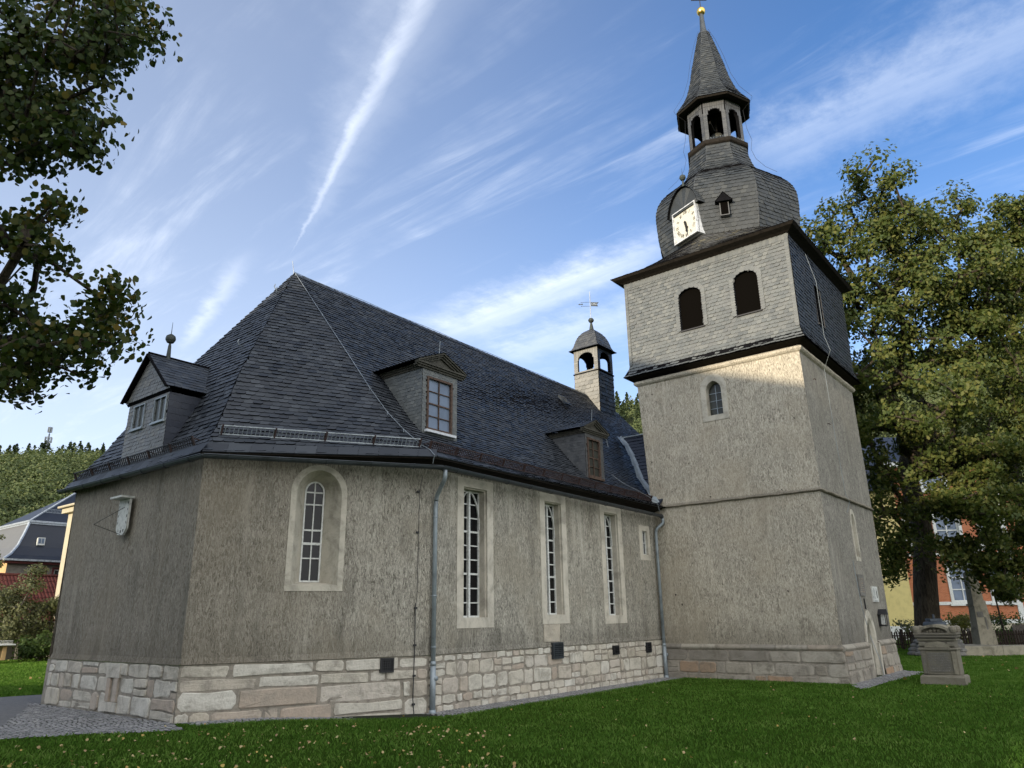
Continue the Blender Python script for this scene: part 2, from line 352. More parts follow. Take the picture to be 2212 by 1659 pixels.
def stones(mb, F, s0, s1, z0, z1, hole=None, seed=1, rows=None, wmin=0.2, wmax=0.9, d0=0.0, proud=0.035, zfun=None):
    "coursed rubble: separate rounded stones standing a little proud of the mortar"
    R_ = random.Random(seed); z = z0
    while z < z1-0.05:
        h = R_.uniform(0.18, 0.38); 
        if z1-(z+h) < 0.12: h = z1-z
        s_ = s0
        while s_ < s1-0.02:
            w = R_.uniform(wmin, wmax)*(0.7+h*1.6)
            if s1-(s_+w) < 0.16: w = s1-s_
            cells = [(s_, s_+w, z, z+h)]
            if h > 0.26 and R_.random() < 0.22:
                m_ = z+h*R_.uniform(.35, .65); cells = [(s_, s_+w, z, m_), (s_, s_+w, m_, z+h)]
            elif w > 0.5 and R_.random() < 0.25:
                m_ = s_+w*R_.uniform(.2, .4); cells = [(s_, m_, z, z+h), (m_, s_+w, z, z+h)]
            for a, c, e, f in cells:
                if hole and hole((a+c)/2, (e+f)/2, (c-a)/2, (f-e)/2): continue
                g = R_.uniform(0.009, 0.026); a += g; c -= g; e += g; f -= g
                if c-a < .04 or f-e < .04: continue
                j = lambda k=0.012: R_.uniform(-k, k)
                ch = min(c-a, f-e)*R_.uniform(.08, .25)
                ol = [(a+ch+j(), e+j(.02)), ((a+c)/2+j(), e+j(.018)), (c-ch+j(), e+j(.02)), (c+j(.006), e+ch+j()), (c+j(.006), (e+f)/2+j()), (c+j(.006), f-ch+j()), (c-ch+j(), f+j(.02)), ((a+c)/2+j(), f+j(.018)), (a+ch+j(), f+j(.02)), (a+j(.006), f-ch+j()), (a+j(.006), (e+f)/2+j()), (a+j(.006), e+ch+j())]
                ms, mz = (a+c)/2, (e+f)/2; pd = proud*R_.uniform(.5, 1.3); k = 0.9
                sh = lambda pt, kk: (ms+(pt[0]-ms)*kk, mz+(pt[1]-mz)*kk)
                # clamp to the wall
                cl_ = lambda pt: (min(max(pt[0], s0), s1), min(max(pt[1], z0), z1))
                r1 = [F(*cl_(p_), d0-0.01) for p_ in ol]; r2 = [F(*cl_(sh(p_, .975)), d0+pd*.7) for p_ in ol]; r3 = [F(*cl_(sh(p_, .86)), d0+pd+j(.004)) for p_ in ol]
                n = 12; cm = F(ms+j(.02), mz+j(.02), d0+pd+j(.006))
                fs = [(i, (i+1) % n, n+(i+1) % n, n+i) for i in range(n)]+[(n+i, n+(i+1) % n, 2*n+(i+1) % n, 2*n+i) for i in range(n)]+[(2*n+i, 2*n+(i+1) % n, 3*n) for i in range(n)]
                mb.add(r1+r2+r3+[cm], fs)
            s_ += w
        z += h
def gz(x, y):
    t = min(max((x-8.0)/3.5, 0), 1); t = t*t*(3-2*t)
    return 0.17*(1-t)
# ------------------------------------------------------------------ the church
church = thing('church', (15, 14, 0), 'grey roughcast village church with dark slate roofs and a square tower with clock and spire', 'church')
X0, Y0 = 7.35, 11.75                       # east end wall, south wall
PA = (7.35, 13.63); PB = (11.82, 11.75); PN = (7.35, 19.35)
ZP, ZW = 1.152, 5.16
chl = math.hypot(PB[0]-PA[0], PB[1]-PA[1]); cdx = ((PB[0]-PA[0])/chl, (PB[1]-PA[1])/chl)
F_end = plane((X0, PN[1], 0), (0, -1, 0), (-1, 0, 0))          # s runs from the north corner to A
F_ch = plane((PA[0], PA[1], 0), (cdx[0], cdx[1], 0), (cdx[1], -cdx[0], 0))
F_s = plane((0, Y0, 0), (1, 0, 0), (0, -1, 0))                 # s = world x
w = MB()
endL = PN[1]-PA[1]
w.tess([[(-0.0, ZP), (endL, ZP), (endL, ZW), (-0.17, ZW)]], F_end)
wapse = arch(1.74, 2.92, 2.445, 4.45, 5.03, 14)
w.tess([rect(0, chl, ZP, ZW), wapse], F_ch)
NW = [(12.69, 13.99, 1.66, 5.10), (15.94, 17.17, 1.70, 5.11), (18.98, 20.22, 1.66, 5.10)]
w.tess([rect(PB[0], 22.5, ZP, ZW)]+[rect(*q_) for q_ in NW]+[rect(21.30, 22.0, 3.57, 4.67)], F_s)
# unseen north and west walls close the body
w.add([(X0, PN[1]+.17, ZP), (12, 21.2, ZP), (12, 21.2, ZW), (X0, PN[1]+.17, ZW), (31, 21.2, ZP), (31, 21.2, ZW), (31, Y0, ZP), (31, Y0, ZW), (22.5, Y0, ZP), (22.5, Y0, ZW)],
      [(1, 0, 3, 2), (4, 1, 2, 5), (6, 4, 5, 7), (8, 6, 7, 9)])
# plaster drip edge, a small real lip over the plinth
for Fp, a, c in ((F_end, -.03, endL+.03), (F_ch, 0.0, chl), (F_s, PB[0], 22.45)):
    w.add([Fp(a, ZP+.10, 0.002), Fp(c, ZP+.10, 0.002), Fp(c, ZP-.01, .03), Fp(a, ZP-.01, .03), Fp(a, ZP-.02, -.02), Fp(c, ZP-.02, -.02)], [(0, 3, 2, 1), (3, 4, 5, 2)])
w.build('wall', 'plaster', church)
pl = MB()
BT = -0.06                                  # mortar face of the plinth, in from the stones' faces
hv = lambda s0, s1, z0, z1: (lambda s, z, a, b_: s0-a < s < s1+a and z0-b_ < z < z1+b_)
stones(pl, F_end, 0.0, endL, -0.05, ZP-.02, hole=lambda s, z, a, b_: 2.95 < s < 3.5 and .3 < z < 1.1, seed=3, d0=-.01, wmin=.22, wmax=.75)
stones(pl, F_ch, 0.0, chl, -0.05, ZP-.02, seed=15, d0=-.01, wmin=.45, wmax=1.5)
VENTS = [(16.28, 16.74, .84, 1.24), (19.28, 19.56, .81, 1.06), (21.22, 21.50, .78, 1.08)]
stones(pl, F_s, PB[0], 22.45, -0.05, ZP-.02, seed=31, d0=-.01, wmin=.2, wmax=.62)
pl.cur = 1
for Fp, a, c in ((F_end, -.2, endL), (F_ch, 0, chl), (F_s, PB[0], 22.5)):
    n1 = max(2, int((c-a)/.25)); n2 = 6
    g = [[Fp(a+(c-a)*i/n1, -.3+(ZP+.28)*j/n2, 0.004+ (random.uniform(-.006, .006) if 0 < i < n1 else 0)) for i in range(n1+1)] for j in range(n2+1)]
    pl.add([p_ for r_ in g for p_ in r_], [(j*(n1+1)+i, j*(n1+1)+i+1, (j+1)*(n1+1)+i+1, (j+1)*(n1+1)+i) for j in range(n2) for i in range(n1)])
pl.build('plinth', ['stone', 'mortar'], church)

# windows ------------------------------------------------------------
def bars(mb, F, s0, s1, z0, z1, nr, nc, d, t=.03, heavy=()):
    for i in range(1, nr):
        z = z0+(z1-z0)*i/nr; k = t*(1.5 if i in heavy else .9)
        mb.box((s0, z-k/2, d-.02), (s1, z+k/2, d+.015), F)
    for i in range(1, nc):
        s = s0+(s1-s0)*i/nc; mb.box((s-t/2, z0, d-.018), (s+t/2, z1, d+.02), F)
def frame_ring(mb, out, inn, F, d, th=.05):
    mb.ring(out, inn, F, d+th/2, d+th/2); mb.ring(inn, inn, F, d+th/2, d-th/2); mb.ring(out, out, F, d+th/2, d-th/2)
def scale_loop(L, k):
    "inset an outline by k metres (towards its centre line)"
    xs = [p_[0] for p_ in L]; zs_ = [p_[1] for p_ in L]; cx = (min(xs)+max(xs))/2; hx = (max(xs)-min(xs))/2; z0 = min(zs_); z1 = max(zs_)
    return [(cx+(x-cx)*(hx-k)/hx, z0+k+(z-z0)*((z1-z0)-2*k)/(z1-z0)) for x, z in L]
for (a, c, z0, z1) in NW:
    s_ = MB(); out = rect(a, c, z0, z1); inn = rect(a+.225, c-.225, z0+.23, z1-.22); st2 = rect(a+.255, c-.255, z0+.23, z1-.25)
    s_.ring(out, inn, F_s, .012, .012); s_.ring(out, out, F_s, .012, -.03); s_.ring(inn, inn, F_s, .012, -.05); s_.ring(inn, st2, F_s, -.05, -.05); s_.ring(st2, st2, F_s, -.05, -.42)
    win = s_.build('window', 'surround_cold', church)
    fr = MB(); a2, c2, z2, z3 = a+.255, c-.255, z0+.23, z1-.25; D = -.25
    frame_ring(fr, rect(a2, c2, z2, z3), rect(a2+.035, c2-.035, z2+.04, z3-.04), F_s, D)
    bars(fr, F_s, a2, c2, z2, z3, 9, 1, D, .03, heavy=(3, 6))
    m_ = (a2+c2)/2; fr.box((m_-.03, z2, D-.03), (m_+.03, z3, D+.06), F_s)
    for sg in (-1, 1):                      # the two thin arcs of a pointed head
        pts = [F_s(m_+sg*((c2-a2)/2-.02)*math.sin(t*PI/2)**1.0, z3-.03-(z3-z2)*.30*(1-math.cos(t*PI/2))**1.0, D+.035) for t in [i/10 for i in range(11)]]
        for p_, q_ in zip(pts, pts[1:]): fr.bar(p_, q_, .035, .03)
    fr.build('frame', 'white', win)
    g = MB(); g.poly([F_s(*p_, D-.012) for p_ in rect(a2, c2, z2, z3)]); g.build('pane', 'glass', win)
# small window
s_ = MB(); out = rect(21.30, 22.0, 3.57, 4.67); inn = rect(21.50, 21.84, 3.74, 4.50)
s_.ring(out, inn, F_s, .012, .012); s_.ring(out, out, F_s, .012, -.03); s_.ring(inn, inn, F_s, .012, -.3)
win = s_.build('window', 'surround_cold', church); tag(win, 'small square-headed window in a stone surround')
fr = MB(); frame_ring(fr, inn, rect(21.53, 21.81, 3.77, 4.47), F_s, -.08, .04); bars(fr, F_s, 21.5, 21.84, 3.74, 4.5, 2, 2, -.08, .025); fr.build('frame', 'white', win)
g = MB(); g.poly([F_s(*p_, -.1) for p_ in inn]); g.build('pane', 'glass', win)
# deep splayed apse window
s_ = MB(); o1 = wapse; o2 = scale_loop(o1, .115); o3 = arch(2.12, 2.54, 2.64, 4.52, 4.74, 14)
s_.ring(o1, o1, F_ch, .012, -.03); s_.ring(o1, o2, F_ch, .012, .012); s_.ring(o2, o3, F_ch, .012, -.42); s_.ring(o3, o3, F_ch, -.42, -.5)
win = s_.build('window', 'surround', church); tag(win, 'round-headed window set deep in a splayed stone niche')
fr = MB(); o4 = scale_loop(o3, .03); frame_ring(fr, o3, o4, F_ch, -.425, .04)
for z_, t_ in ((4.50, .03), (4.24, .03), (3.70, .035), (3.42, .05), (3.12, .025)): fr.box((2.13, z_-t_/2, -.45), (2.53, z_+t_/2, -.41), F_ch)
fr.box((2.318, 2.66, -.45), (2.342, 4.72, -.412), F_ch)
fr.build('frame', 'white', win)
g = MB(); g.tess([o3], F_ch, -.44); g.build('pane', 'glass', win)
cr = MB()
for pts in ([(2.37, 5.0), (2.36, 4.93), (2.335, 4.86), (2.33, 4.80)],): cr.tube([F_ch(a, c, .0-.43*(5.03-c)/.30+.02) for a, c in pts], .006, 5)
cr.build('crack', 'black', church)

# vents and grilles in the plinth
def grille(F, v, name='vent', mt='iron', n=5, d=.07, lab=None):
    g = MB(); g.box((v[0], v[2], -.02), (v[1], v[3], d-.02), F)
    fr = rect(*v); frame_ring(g, fr, scale_loop(fr, .03), F, d, .03)
    for i in range(1, n+1):
        z = v[2]+(v[3]-v[2])*i/(n+1); g.box((v[0]+.03, z-.006, d-.02), (v[1]-.03, z+.006, d+.004), F)
        s = v[0]+(v[1]-v[0])*i/(n+1); g.box((s-.006, v[2]+.03, d-.02), (s+.006, v[3]-.03, d+.006), F)
    return g.build(name, mt, church)
tag(grille(F_ch, (3.78, 4.07, .84, 1.12), d=.06), 'square black cast vent in the stone plinth')
for i, v in enumerate(VENTS): tag(grille(F_s, v, mt='zinc_dark' if i == 0 else 'iron', n=7 if i == 0 else 4), 'grey wire grille below the stone slab' if i == 0 else None)
g = MB(); g.box((2.98, .40, -.02), (3.13, .84, .04), F_end); g.box((3.29, .40, -.02), (3.46, .84, .042), F_end); g.box((2.93, .85, -.02), (3.5, 1.12, .045), F_end); g.box((2.9, .22, -.02), (3.52, .39, .04), F_end)
sl = g.build('slit_window', 'stone', church); g = MB(); g.box((3.13, .40, -.05), (3.29, .84, -.012), F_end); g.build('opening', 'black', sl)
g = MB(); ol = [(15.97, 1.27), (16.66, 1.26), (16.70, 1.69), (15.99, 1.69)]; g.prism(ol, F_s, .02, -.05); tag(g.build('stone_slab', 'stone', church), 'rough pale stone slab set below the middle nave window')

M['slate_dk'] = slatemat('spire_slate', [(0.020, 0.024, 0.027), (0.034, 0.039, 0.043), (0.026, 0.030, 0.033), (0.055, 0.060, 0.062)], 0.6, 0.35)
M['slate_dk2'] = slatemat('shaded_side_slate', [(0.012, 0.016, 0.022), (0.022, 0.028, 0.037), (0.017, 0.021, 0.029)], 0.5, 0.5)  # south belfry slate, darkened to put the shade into its colour
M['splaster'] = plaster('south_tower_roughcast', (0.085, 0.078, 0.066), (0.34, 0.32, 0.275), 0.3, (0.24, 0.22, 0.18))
M['ledge'] = plaster('dark_ledge', (0.10, 0.085, 0.065), (0.30, 0.27, 0.21), 0.3, (0.2, 0.18, 0.14))  # ledge roughcast, toned darker than the tower walls
M['slate_moss'] = slatemat('mossy_slate', [(0.045, 0.046, 0.045), (0.075, 0.073, 0.062), (0.055, 0.056, 0.058), (0.10, 0.09, 0.06)], 0.6, 0.4)
M['slate_grey'] = slatemat('grey_slate', [(0.045, 0.048, 0.052), (0.075, 0.078, 0.080), (0.06, 0.062, 0.066)], 0.5, 0.5)
M['slate_turret'] = slatemat('sunlit_turret_slate', [(0.15, 0.148, 0.135), (0.22, 0.215, 0.195), (0.18, 0.176, 0.165)], 0.55, 0.4)  # lit sides of the turret, light put into the slate colour
M['slate_mid'] = slatemat('dormer_slate', [(0.09, 0.09, 0.085), (0.14, 0.14, 0.13), (0.11, 0.11, 0.108), (0.18, 0.176, 0.16)], 0.5, 0.5)
# roof ---------------------------------------------------------------
XE = [7.20, 7.55, 7.80, 8.04, 8.38, 10.93]; YS = [11.15, 11.60, 12.12, 12.65, 13.26, 16.48]
ZR = [5.10, 5.55, 5.97, 6.47, 7.18, 11.25]
def Alv(i): return Vector((XE[i], 13.45+(XE[i]-7.2)/3.73*3.03, 5.07 if i == 0 else ZR[i]))
def Nlv(i): return Vector((XE[i], 19.97-(XE[i]-7.2)/3.73*3.49, 5.02 if i == 0 else ZR[i]))
def Blv(i): return Vector((11.36-.43*(YS[i]-11.15)/5.33, YS[i], 5.28 if i == 0 else ZR[i]+.0))
RE = Vector((27.75, 16.48, 11.05))
def Clv(i):                                  # south-west hip
    t = (YS[i]-11.15)/5.33; z = 5.30 if i == 0 else ZR[i]-(.2*(i/5))
    return Vector((31.4+(27.75-31.4)*t, YS[i]+(.30*(1-t)), z))
n6 = range(6)
rf = MB()
slates(rf, [(Nlv(i), Alv(i)) for i in n6], .14, .21, flip=True, lift=.026)
slates(rf, [(Alv(i), Blv(i)) for i in n6], .135, .20, lift=.026)
slates(rf, [(Blv(i), Clv(i)) for i in n6], .125, .18, ref=0.0, lift=.026)
rf.cur = 1
mir = lambda p_: Vector((p_.x, 32.96-p_.y+(0 if p_.x > 9 else 0), p_.z))
for i in range(5):
    a, c = Nlv(i), Nlv(i+1); e, f = mir(Blv(i)), mir(Blv(i+1)); k, l = mir(Clv(i)), mir(Clv(i+1)); rf.add([a, e, f, c], [(0, 3, 2, 1)]); rf.add([e, k, l, f], [(0, 3, 2, 1)]); rf.add([Clv(i), k, l, Clv(i+1)], [(0, 1, 2, 3)])
roof = rf.build('roof', ['slate', 'under'], church)
# bigger eave slates, soffit and fascia
ev = MB(); so = MB()
edge = [Nlv(0), Alv(0), Blv(0), Vector((22.42, 11.42, 5.30))]
wallc = [Vector((X0, PN[1]+.17, 5.14)), Vector((PA[0], PA[1], 5.14)), Vector((PB[0], PB[1], 5.16)), Vector((22.42, Y0, 5.16))]
for i in range(3):
    a, c = edge[i], edge[i+1]; e, f = wallc[i+1], wallc[i]
    dz = Vector((0, 0, .05)); so.add([a-dz, c-dz, e, f], [(0, 1, 2, 3)]); so.add([a+Vector((0, 0, .0)), c, c-dz, a-dz], [(0, 1, 2, 3)])
    L = (c-a).length; n = int(L/.42); d = (c-a)/L
    j0, j1 = [(Nlv(0), Nlv(1)), (Alv(0), Alv(1)), (Blv(0), Blv(1))][i]; k1 = [Alv(1), Blv(1), Clv(1)][i]
    up = (k1-j1).normalized().cross(Vector((0, 0, 1))); up = ((j1-j0)-d*((j1-j0).dot(d)))
    up = up.normalized(); N = d.cross(up).normalized(); N = N if N.z > 0 else -N
    for k in range(n):
        p0 = a+d*(L*k/n+.004)-up*.03; p1 = a+d*(L*(k+1)/n-.004)-up*.03; lf = .022+random.uniform(-.004, .004)
        ev.add([p0+N*lf, p1+N*lf, p1+up*.26+d*.06+N*(lf*.9+.006), p0+up*.26+d*.06+N*(lf*.9+.006), p0, p1], [(0, 1, 2, 3), (0, 4, 5, 1)])
ev.build('eave_course', 'slate', roof); so.build('soffit', 'soffit', roof)
rg = MB()
for a, c in ((Vector((10.93, 16.48, 11.25)), RE),):
    n = 60
    for k in range(n):
        p0 = a.lerp(c, k/n); p1 = a.lerp(c, (k+1)/n); sag = .03*math.sin(k*.35)*0
        for sg in (-1, 1):
            rg.add([p0+Vector((0, 0, .045)), p1+Vector((0, 0, .035)), p1+Vector((0, sg*.13, -.115)), p0+Vector((0, sg*.13, -.105))], [(0, 1, 2, 3) if sg < 0 else (3, 2, 1, 0)])
rg.build('ridge', 'slate', roof)

# gutters and downpipes
def gutter(path, r=.075):
    g = MB(); path = [Vector(p_) for p_ in path]; n = 8; rings = []
    for i, p_ in enumerate(path):
        d = (path[min(i+1, len(path)-1)]-path[max(i-1, 0)]).normalized(); x = d.cross(Vector((0, 0, 1))).normalized()
        rings.append([p_+x*math.cos(PI+PI*k/n)*r*1.02+Vector((0, 0, 1))*math.sin(PI+PI*k/n)*r for k in range(n+1)]+[p_+x*math.cos(PI-0-PI*k/n*-1)*0 for k in range(0)])
    m = n+1; vs = [v for r_ in rings for v in r_]
    g.add(vs, [(i*m+k, i*m+k+1, (i+1)*m+k+1, (i+1)*m+k) for i in range(len(path)-1) for k in range(n)])
    for i in range(len(path)-1):
        a, c = path[i], path[i+1]; L = (c-a).length; d = (c-a)/L; x = d.cross(Vector((0, 0, 1))).normalized()
        g.tube([a+x*r, c+x*r], .012, 6)
        k = .45
        while k < L:
            q_ = a+d*k; g.tube([q_+x*r*1.06*math.cos(t)+Vector((0, 0, 1))*r*1.08*math.sin(t) for t in [PI+PI*j/8 for j in range(9)]]+[q_+x*r*1.05+Vector((0, 0, .02))], .009, 5)
            k += .95
    return g
g = gutter([(7.12, 19.85, 5.0), (7.12, 13.23, 4.955), (11.60, 11.20, 5.10), (22.3, 11.42, 5.04)])
g.tube([(22.28, 11.42, 5.02), (22.36, 11.42, 4.98)], [.075, .07], 10)
g.build('gutter', 'zinc_dark', church, smooth=False)
def pipe(path, r=.05, cl=()):
    g = MB(); g.tube(path, r, 12); 
    for z in cl:
        q_ = Vector((path[-1][0], path[-1][1], z)); g.tube([q_-Vector((0, 0, .012)), q_+Vector((0, 0, .012))], r*1.18, 12); g.bar(q_, q_+Vector((0, .12, 0)), .012)
    x, y, _ = path[-1]
    g.tube([(x, y, -.02), (x, y, .95)], r*1.25, 12); g.tube([(x+.03, y-.05, .68), (x+.03, y-.08, .68)], .05, 12); g.tube([(x, y, .93), (x, y, 1.02)], [r*1.32, r*1.05], 12); g.tube([(x, y, -.05), (x, y, .07)], r*1.5, 12)
    return g.build('downpipe', 'zinc', church, smooth=True)
def bend(pts, n=6):
    P_ = [Vector(p_) for p_ in pts]; out = [P_[0]]
    for i in range(1, len(P_)-1):
        a, c, e = P_[i-1], P_[i], P_[i+1]; k = min(.12, (a-c).length/2, (e-c).length/2); u_ = c+(a-c).normalized()*k; v_ = c+(e-c).normalized()*k
        for j in range(n+1):
            t = j/n; out.append(u_*(1-t)**2+c*2*t*(1-t)+v_*t*t)
    return out+[P_[-1]]
tag(pipe(bend([(11.70, 11.20, 5.03), (11.70, 11.20, 4.85), (11.87, 11.62, 4.52), (11.875, 11.655, 4.3), (11.88, 11.655, 0)]), .05, (4.05, 2.35, 1.3)), 'zinc downpipe at the bend between apse and nave')
tag(pipe(bend([(22.36, 11.42, 4.98), (22.40, 11.40, 4.80), (22.26, 11.62, 4.60), (22.26, 11.64, 4.4), (22.27, 11.64, 0)]), .05, (4.3, 2.6, 1.2)), 'zinc downpipe in the corner between nave and tower')

# snow guards above the eaves
def snow(p0, p1, mt, h=.20, gap=.085, post=.85, N=None, label=None, cross=False):
    p0, p1 = Vector(p0), Vector(p1); g = MB(); L = (p1-p0).length; d = (p1-p0)/L; up = N.normalized()
    for k in (0.02, h): g.bar(p0+up*k, p1+up*k, .026, .022)
    n = int(L/gap)
    for i in range(n+1): g.bar(p0+d*(L*i/n)+up*.02, p0+d*(L*i/n)+up*h, .015)
    if cross:
        for k in (.25, .5, .75): g.bar(p0+up*h*k, p1+up*h*k, .006)
    o = g.build('snow_guard', mt, church); tag(o, label)
    n = max(2, int(L/post)); back = Vector((0, 0, 1)).cross(d).normalized()
    for i in range(n+1):
        b_ = MB(); q_ = p0+d*(L*(i+.02)/(n+.04)); b_.bar(q_-up*.02, q_+up*(h+.02), .05, .03); b_.bar(q_+up*h*.9, q_+back*.18+Vector((0, 0, .14)), .012, .02)
        b_.build('bracket', 'rust', o)
def roofpt(A, B, C_, D_, s, t): return A.lerp(B, s).lerp(C_.lerp(D_, s), t)
q0 = roofpt(Alv(0), Blv(0), Alv(1), Blv(1), .03, .9); q1 = roofpt(Alv(0), Blv(0), Alv(1), Blv(1), .985, .9)
snow(q0, q1, 'galv', N=Vector((-.1, -.45, 1)), label='grey galvanised snow guard over the slanted apse wall')
q0 = roofpt(Blv(0), Clv(0), Blv(1), Clv(1), .008, .85); q1 = roofpt(Blv(0), Clv(0), Blv(1), Clv(1), .545, .85)
snow(q0, q1, 'rust', gap=.06, N=Vector((0, -.45, 1)), label='rusty brown snow guard along the nave eaves')
q0 = roofpt(Nlv(0), Alv(0), Nlv(1), Alv(1), .035, .42); q1 = roofpt(Nlv(0), Alv(0), Nlv(1), Alv(1), .93, .42)
snow(q0, q1, 'iron', h=.2, N=Vector((-.45, 0, 1)), label='dark wire snow guard over the end wall', cross=True)

# dormers ------------------------------------------------------------
def zroof(y):
    for i in range(5):
        if YS[i] <= y <= YS[i+1]: return ZR[i]+(ZR[i+1]-ZR[i])*(y-YS[i])/(YS[i+1]-YS[i])
    return 11.2
def yroof(z):
    for i in range(5):
        if ZR[i] <= z <= ZR[i+1]: return YS[i]+(YS[i+1]-YS[i])*(z-ZR[i])/(ZR[i+1]-ZR[i])
    return 16.48
def dormer(xl, xr, yf, zb, ze, za, gl, lab, tipL, tipR, win):
    F = plane((0, yf, 0), (1, 0, 0), (0, -1, 0)); xm = (xl+xr)/2
    d = MB(); yb = yroof(ze)+.1
    # front of small slates round the window, cheeks of slates
    (wa, wb_, wz0, wz1) = win
    sk = lambda p_: wa-.01 < p_.x < wb_+.01 and wz0-.02 < p_.z < wz1+.01
    slates(d, [(Vector((xl, yf, zb)), Vector((xr, yf, zb))), (Vector((xl, yf, ze)), Vector((xr, yf, ze)))], .075, .10, skip=sk, lift=.009, base=False)
    d.cur = 1; d.tess([rect(xl, xr, zb-.3, ze), rect(wa, wb_, wz0, wz1)], F, -.004); d.cur = 0
    lv = []
    zz = [zb-.05+(ze-zb+.05)*i/6 for i in range(7)]
    slates(d, [(Vector((xl, max(yf+.06, yroof(z)+.12), z)), Vector((xl, yf, z))) for z in zz], .095, .13, lift=.010, flip=True, ref=1.0)
    slates(d, [(Vector((xr, yf, z)), Vector((xr, max(yf+.06, yroof(z)+.12), z))) for z in zz], .095, .13, lift=.010, ref=0.0)
    do = d.build('dormer', ['slate_grey' if gl != 'glass_pale' else 'slate_light', 'under'], church); tag(do, lab)
    # little pitched roof
    r = MB(); zt = ze+.10; yr = yroof(za)+.05; ye = yroof(zt)+.1; oy = yf-.14
    slates(r, [(Vector((tipL, ye, zt)), Vector((tipL, oy, zt))), (Vector((xm, yr, za)), Vector((xm, oy, za)))], .10, .14, lift=.009, flip=True, ref=1.0)
    slates(r, [(Vector((tipR, oy, zt)), Vector((tipR, ye, zt))), (Vector((xm, oy, za)), Vector((xm, yr, za)))], .10, .14, lift=.009, ref=0.0)
    r.build('roof', ['slate', 'under'], do)
    t = MB(); lo = -.005
    # mouldings: bed moulding, pediment rakes
    for k, (dd, a, c) in enumerate(((.04, ze-.05, ze+.0), (.08, ze+.0, ze+.045), (.12, ze+.045, ze+.085))):
        t.box((tipL+.10-dd*.6, a, -.02), (tipR-.10+dd*.6, c, dd), F)
        Fl = plane((xl, yf, 0), (0, 1, 0), (-1, 0, 0)); t.box((-dd*.9, a, -.01), (ye-yf, c, dd*.75), Fl)
    for sg, tip in ((-1, tipL), (1, tipR)):
        for k, (dd, off) in enumerate(((.13, .02), (.09, .065), (.05, .11))):
            p0 = F(tip+.02*-sg, zt-off+.0, dd-.05); p1 = F(xm, za-off*1.15, dd-.05); t.bar(p0, p1, .10, .04)
    t.tess([[(tipL+.12, ze+.08), (tipR-.12, ze+.08), (xm, za-.1)]], F, .0)
    t.build('pediment', 'wood_green', do)
    f = MB(); o_ = rect(*win); i_ = scale_loop(o_, .055); frame_ring(f, o_, i_, F, .0, .07); bars(f, F, wa+.05, wb_-.05, wz0+.05, wz1-.05, 4, 2, -.02, .022, heavy=(2,))
    fo = f.build('window_frame', 'wood', do)
    g = MB(); g.poly([F(*p_, -.035) for p_ in o_]); g.build('pane', gl, do)
    s = MB(); s.box((wa-.06, wz0-.07, -.02), (wb_+.08, wz0-.01, .10), F); s.build('sill', 'sill' if gl == 'glass_pale' else 'wood', do)
    rod = MB(); rod.tube([(xm, yf+.05, za), (xm, yf+.02, za+.36)], .009, 5); rod.build('lightning_rod', 'galv', do)
    return do
M['slate_mid'] = slatemat('dormer_slate', [(0.09, 0.09, 0.085), (0.14, 0.14, 0.13), (0.11, 0.11, 0.108), (0.18, 0.176, 0.16)], 0.5, 0.5)
dormer(12.0, 13.24, 12.3, 6.08, 7.82, 8.30, 'glass_pale', 'larger roof dormer with a blue-lit eight-pane window', 11.72, 13.50, (12.15, 13.05, 6.24, 7.60))
dormer(19.22, 20.28, 12.3, 5.98, 7.50, 7.96, 'glass_grey', 'smaller roof dormer nearest the tower with dull brown panes', 18.98, 20.55, (19.32, 20.06, 6.06, 7.32))
# end-wall dormer with steep gable and two windows
def xroof(z):
    for i in range(5):
        if ZR[i] <= z <= ZR[i+1]: return XE[i]+(XE[i+1]-XE[i])*(z-ZR[i])/(ZR[i+1]-ZR[i])
    return 10.93
xf = 7.42; yl, yr_ = 17.42, 15.55; ym = 16.55; zb, ze, za = 5.42, 6.76, 7.87
Fd = plane((xf, 0, 0), (0, -1, 0), (-1, 0, 0))          # s = -y
wins = [(-17.14, -16.60, 6.13, 6.70), (-16.16, -15.62, 6.13, 6.70)]
d = MB(); zz = [zb+(ze-zb)*i/6 for i in range(7)]
sk = lambda p_: any(a-.02 < -p_.y < c+.02 and e-.03 < p_.z < f+.02 for a, c, e, f in wins)
slates(d, [(Vector((xf, yl+.06, zb-.1)), Vector((xf, yr_-.03, zb-.1))), (Vector((xf, yl, ze)), Vector((xf, yr_, ze)))], .085, .13, skip=sk, lift=.010, base=False)
slates(d, [(Vector((xf-.05, yl+.1, ze+.06)), Vector((xf-.05, yr_-.1, ze+.06))), (Vector((xf-.05, ym, za-.1)), Vector((xf-.05, ym, za-.1)))], .085, .12, lift=.010)
d.cur = 1; d.tess([rect(-yl, -yr_, zb-.3, ze+.06)]+[rect(*q_) for q_ in wins], Fd, -.004)
d.add([Fd(-yl-.1, ze+.06, .04), Fd(-yr_+.1, ze+.06, .04), Fd(-yr_+.1, ze, .0), Fd(-yl-.1, ze, .0)], [(0, 1, 2, 3)]); d.cur = 0
slates(d, [(Vector((xroof(z)+.15, yl, z)), Vector((xf, yl, z))) for z in zz], .10, .15, lift=.010, flip=True, ref=1)
d.cur = 2
slates(d, [(Vector((xf, yr_, z)), Vector((xroof(z)+.15, yr_, z))) for z in zz], .15, .19, lift=.010, ref=0, base=False)
for i in range(6): d.add([(xf, yr_, zz[i]), (xroof(zz[i])+.15, yr_, zz[i]), (xroof(zz[i+1])+.15, yr_, zz[i+1]), (xf, yr_, zz[i+1])], [(0, 1, 2, 3)])
do = d.build('dormer', ['slate_mid', 'under', 'slate_new'], church); tag(do, 'steep gabled dormer over the end wall with two windows and a ball finial')
r = MB(); tx = xf-.14; zt = ze+.10
NL = 5
